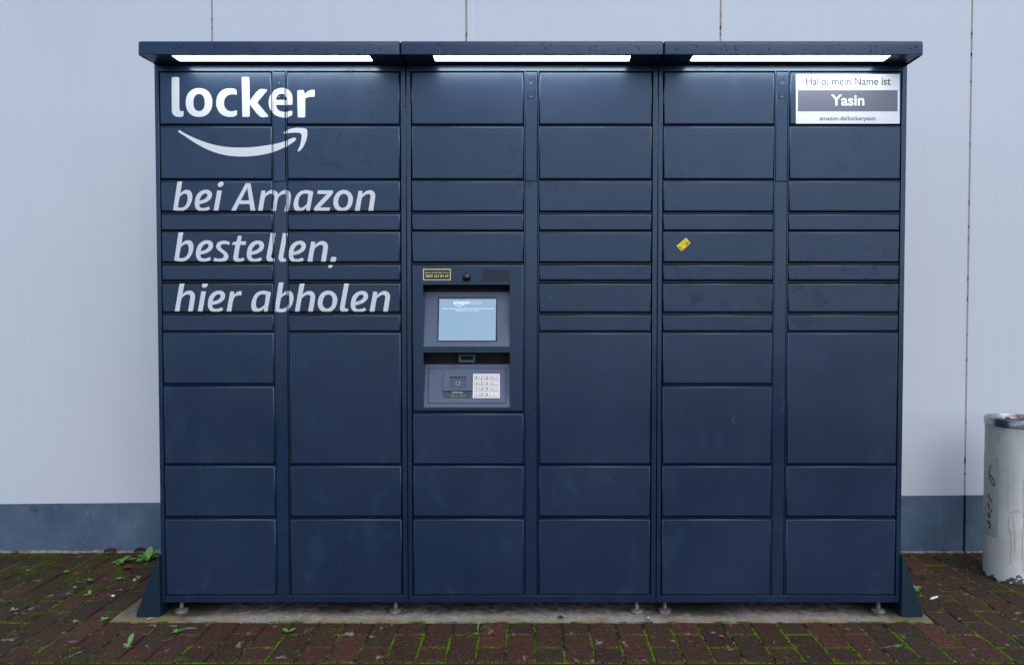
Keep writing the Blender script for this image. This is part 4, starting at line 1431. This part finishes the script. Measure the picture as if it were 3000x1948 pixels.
# ================================================================== MOSS
rng = np.random.default_rng(5)
TV, TF, TC = [], [], []
def nz(x, y, s_, o_=0): return mnoise.noise(Vector((x * s_, y * s_, o_)))
pts = []
rm = random.Random(21)
for (x0, y0, x1, y1, cross) in joints:
    L = math.hypot(x1 - x0, y1 - y0)
    n_ = int(L / .0011)
    for k in range(n_):
        t = rm.random()
        x, y = x0 + (x1 - x0) * t, y0 + (y1 - y0) * t
        if y > WALL_Y - .01 or y < ROW0 - .006: continue
        if SLAB_X0 - .004 < x < SLAB_X1 + .004 and y > SLAB_Y0 - .012: continue
        u_, v_ = to_px((x, y, 0))
        if not (-250 < u_ < 3250): continue
        if abs(x) < 1.38 and y > .02: continue
        right = min(1, max(0, (x + .9) / 1.4))
        if x < -1.45: right = .12
        dens = .10 + .34 * right + .75 * nz(x, y, 6, 2) + .60 * nz(x, y, 24, 5)
        if y > SLAB_Y0 - .05 and abs(x) < 1.5: dens -= .35
        if rm.random() > dens * 1.5: continue
        j_ = rm.gauss(0, .0016 + .0038 * max(0, nz(x, y, 15, 8) + .1))
        if cross: y += j_
        else: x += j_
        pts.append((x, y, -.0040, 1.0, max(0, dens)))
# kerb joint
for k in range(6500):
    x = rm.uniform(-2.5, 2.5)
    dens = .30 + .55 * nz(x, 0, 5, 3) + .4 * nz(x, 0, 24, 6)
    if rm.random() > dens * 1.3: continue
    pts.append((x, ROW0 - .0045 + rm.gauss(0, .0022), -.0058, 1.0, dens))
# cushions on the brick faces
for k in range(300000):
    x, y = rm.uniform(-2.7, 2.4), rm.uniform(ROW0, WALL_Y - .012)
    if SLAB_X0 - .004 < x < SLAB_X1 + .004 and y > SLAB_Y0 - .004: continue
    if x > 1.99 and (x - BC.x) ** 2 + (y - BC.y) ** 2 < (BR + .004) ** 2: continue
    a_ = nz(x, y, 9, 11) * .6 + nz(x, y, 28, 13) * .45 + nz(x, y, 90, 17) * .35
    thr = .40
    if x < -1.4: thr = .33 - .27 * min(1, max(0, (y - .15) / .45))
    elif x > 1.4: thr = .50 - .22 * max(0, (y - .45) / .25)
    if y > WALL_Y - .05: thr -= .14
    if a_ < thr: continue
    pts.append((x, y, -.0014, .80, .25 + .5 * rm.random()))
# dirt and moss along the front edge of the slab
for k in range(9000):
    x = rm.uniform(SLAB_X0, SLAB_X1)
    dens = .05 + .6 * nz(x, 1, 6, 31) + .6 * nz(x, 1, 22, 33)
    if rm.random() > dens * 1.4: continue
    y = SLAB_Y0 + .002 + abs(rm.gauss(0, .004)) * (1 if rm.random() < .7 else -1)
    pts.append((x, y, -.0030, .75, .15 + .2 * rm.random()))
N = len(pts)
A = np.array(pts)
size = rng.uniform(.0012, .0028, N) * A[:, 3]
hgt = rng.uniform(.0015, .0044, N) * A[:, 3]
ang = rng.uniform(0, 6.28, N)
lean = rng.normal(0, .0012, (N, 2))
verts = np.zeros((N, 5, 3))
for k in range(4):
    t = ang + k * math.pi / 2
    verts[:, k, 0] = A[:, 0] + np.cos(t) * size
    verts[:, k, 1] = A[:, 1] + np.sin(t) * size
    verts[:, k, 2] = A[:, 2] + rng.uniform(0, .001, N)
verts[:, 4, 0] = A[:, 0] + lean[:, 0]; verts[:, 4, 1] = A[:, 1] + lean[:, 1]; verts[:, 4, 2] = A[:, 2] + hgt + .0010
base = np.arange(N)[:, None, None] * 5
tri = np.array([[0, 1, 4], [1, 2, 4], [2, 3, 4], [3, 0, 4]])[None] + base
me = bpy.data.meshes.new('moss')
me.vertices.add(N * 5); me.vertices.foreach_set('co', verts.reshape(-1))
me.loops.add(N * 12); me.loops.foreach_set('vertex_index', tri.reshape(-1).astype(np.int32))
me.polygons.add(N * 4); me.polygons.foreach_set('loop_start', np.arange(0, N * 12, 12 // 4, dtype=np.int32))
me.update(calc_edges=True); me.validate()
at_ = me.attributes.new('tint', 'FLOAT_COLOR', 'POINT')
q = np.clip(rng.normal(.5, .25, N) + (A[:, 4] - .4) * .5, 0, 1)[:, None]
dark, light = np.array([.038, .062, .006]), np.array([.130, .245, .008])
face = (A[:, 3] < .9)[:, None]
light2 = np.array([.095, .125, .012])
colr = np.where(face, dark * .8 + (light2 - dark * .8) * q, dark + (light - dark) * q)
cc = np.ones((N, 5, 4)); cc[:, :, :3] = colr[:, None, :]
at_.data.foreach_set('color', cc.reshape(-1))
me.materials.append(MT['moss_green'])
o = link(bpy.data.objects.new('moss', me))
tag(o, 'green moss growing in the joints between the bricks', 'moss', kind='stuff')
print('bricks', brick_objs, 'moss tufts', N)
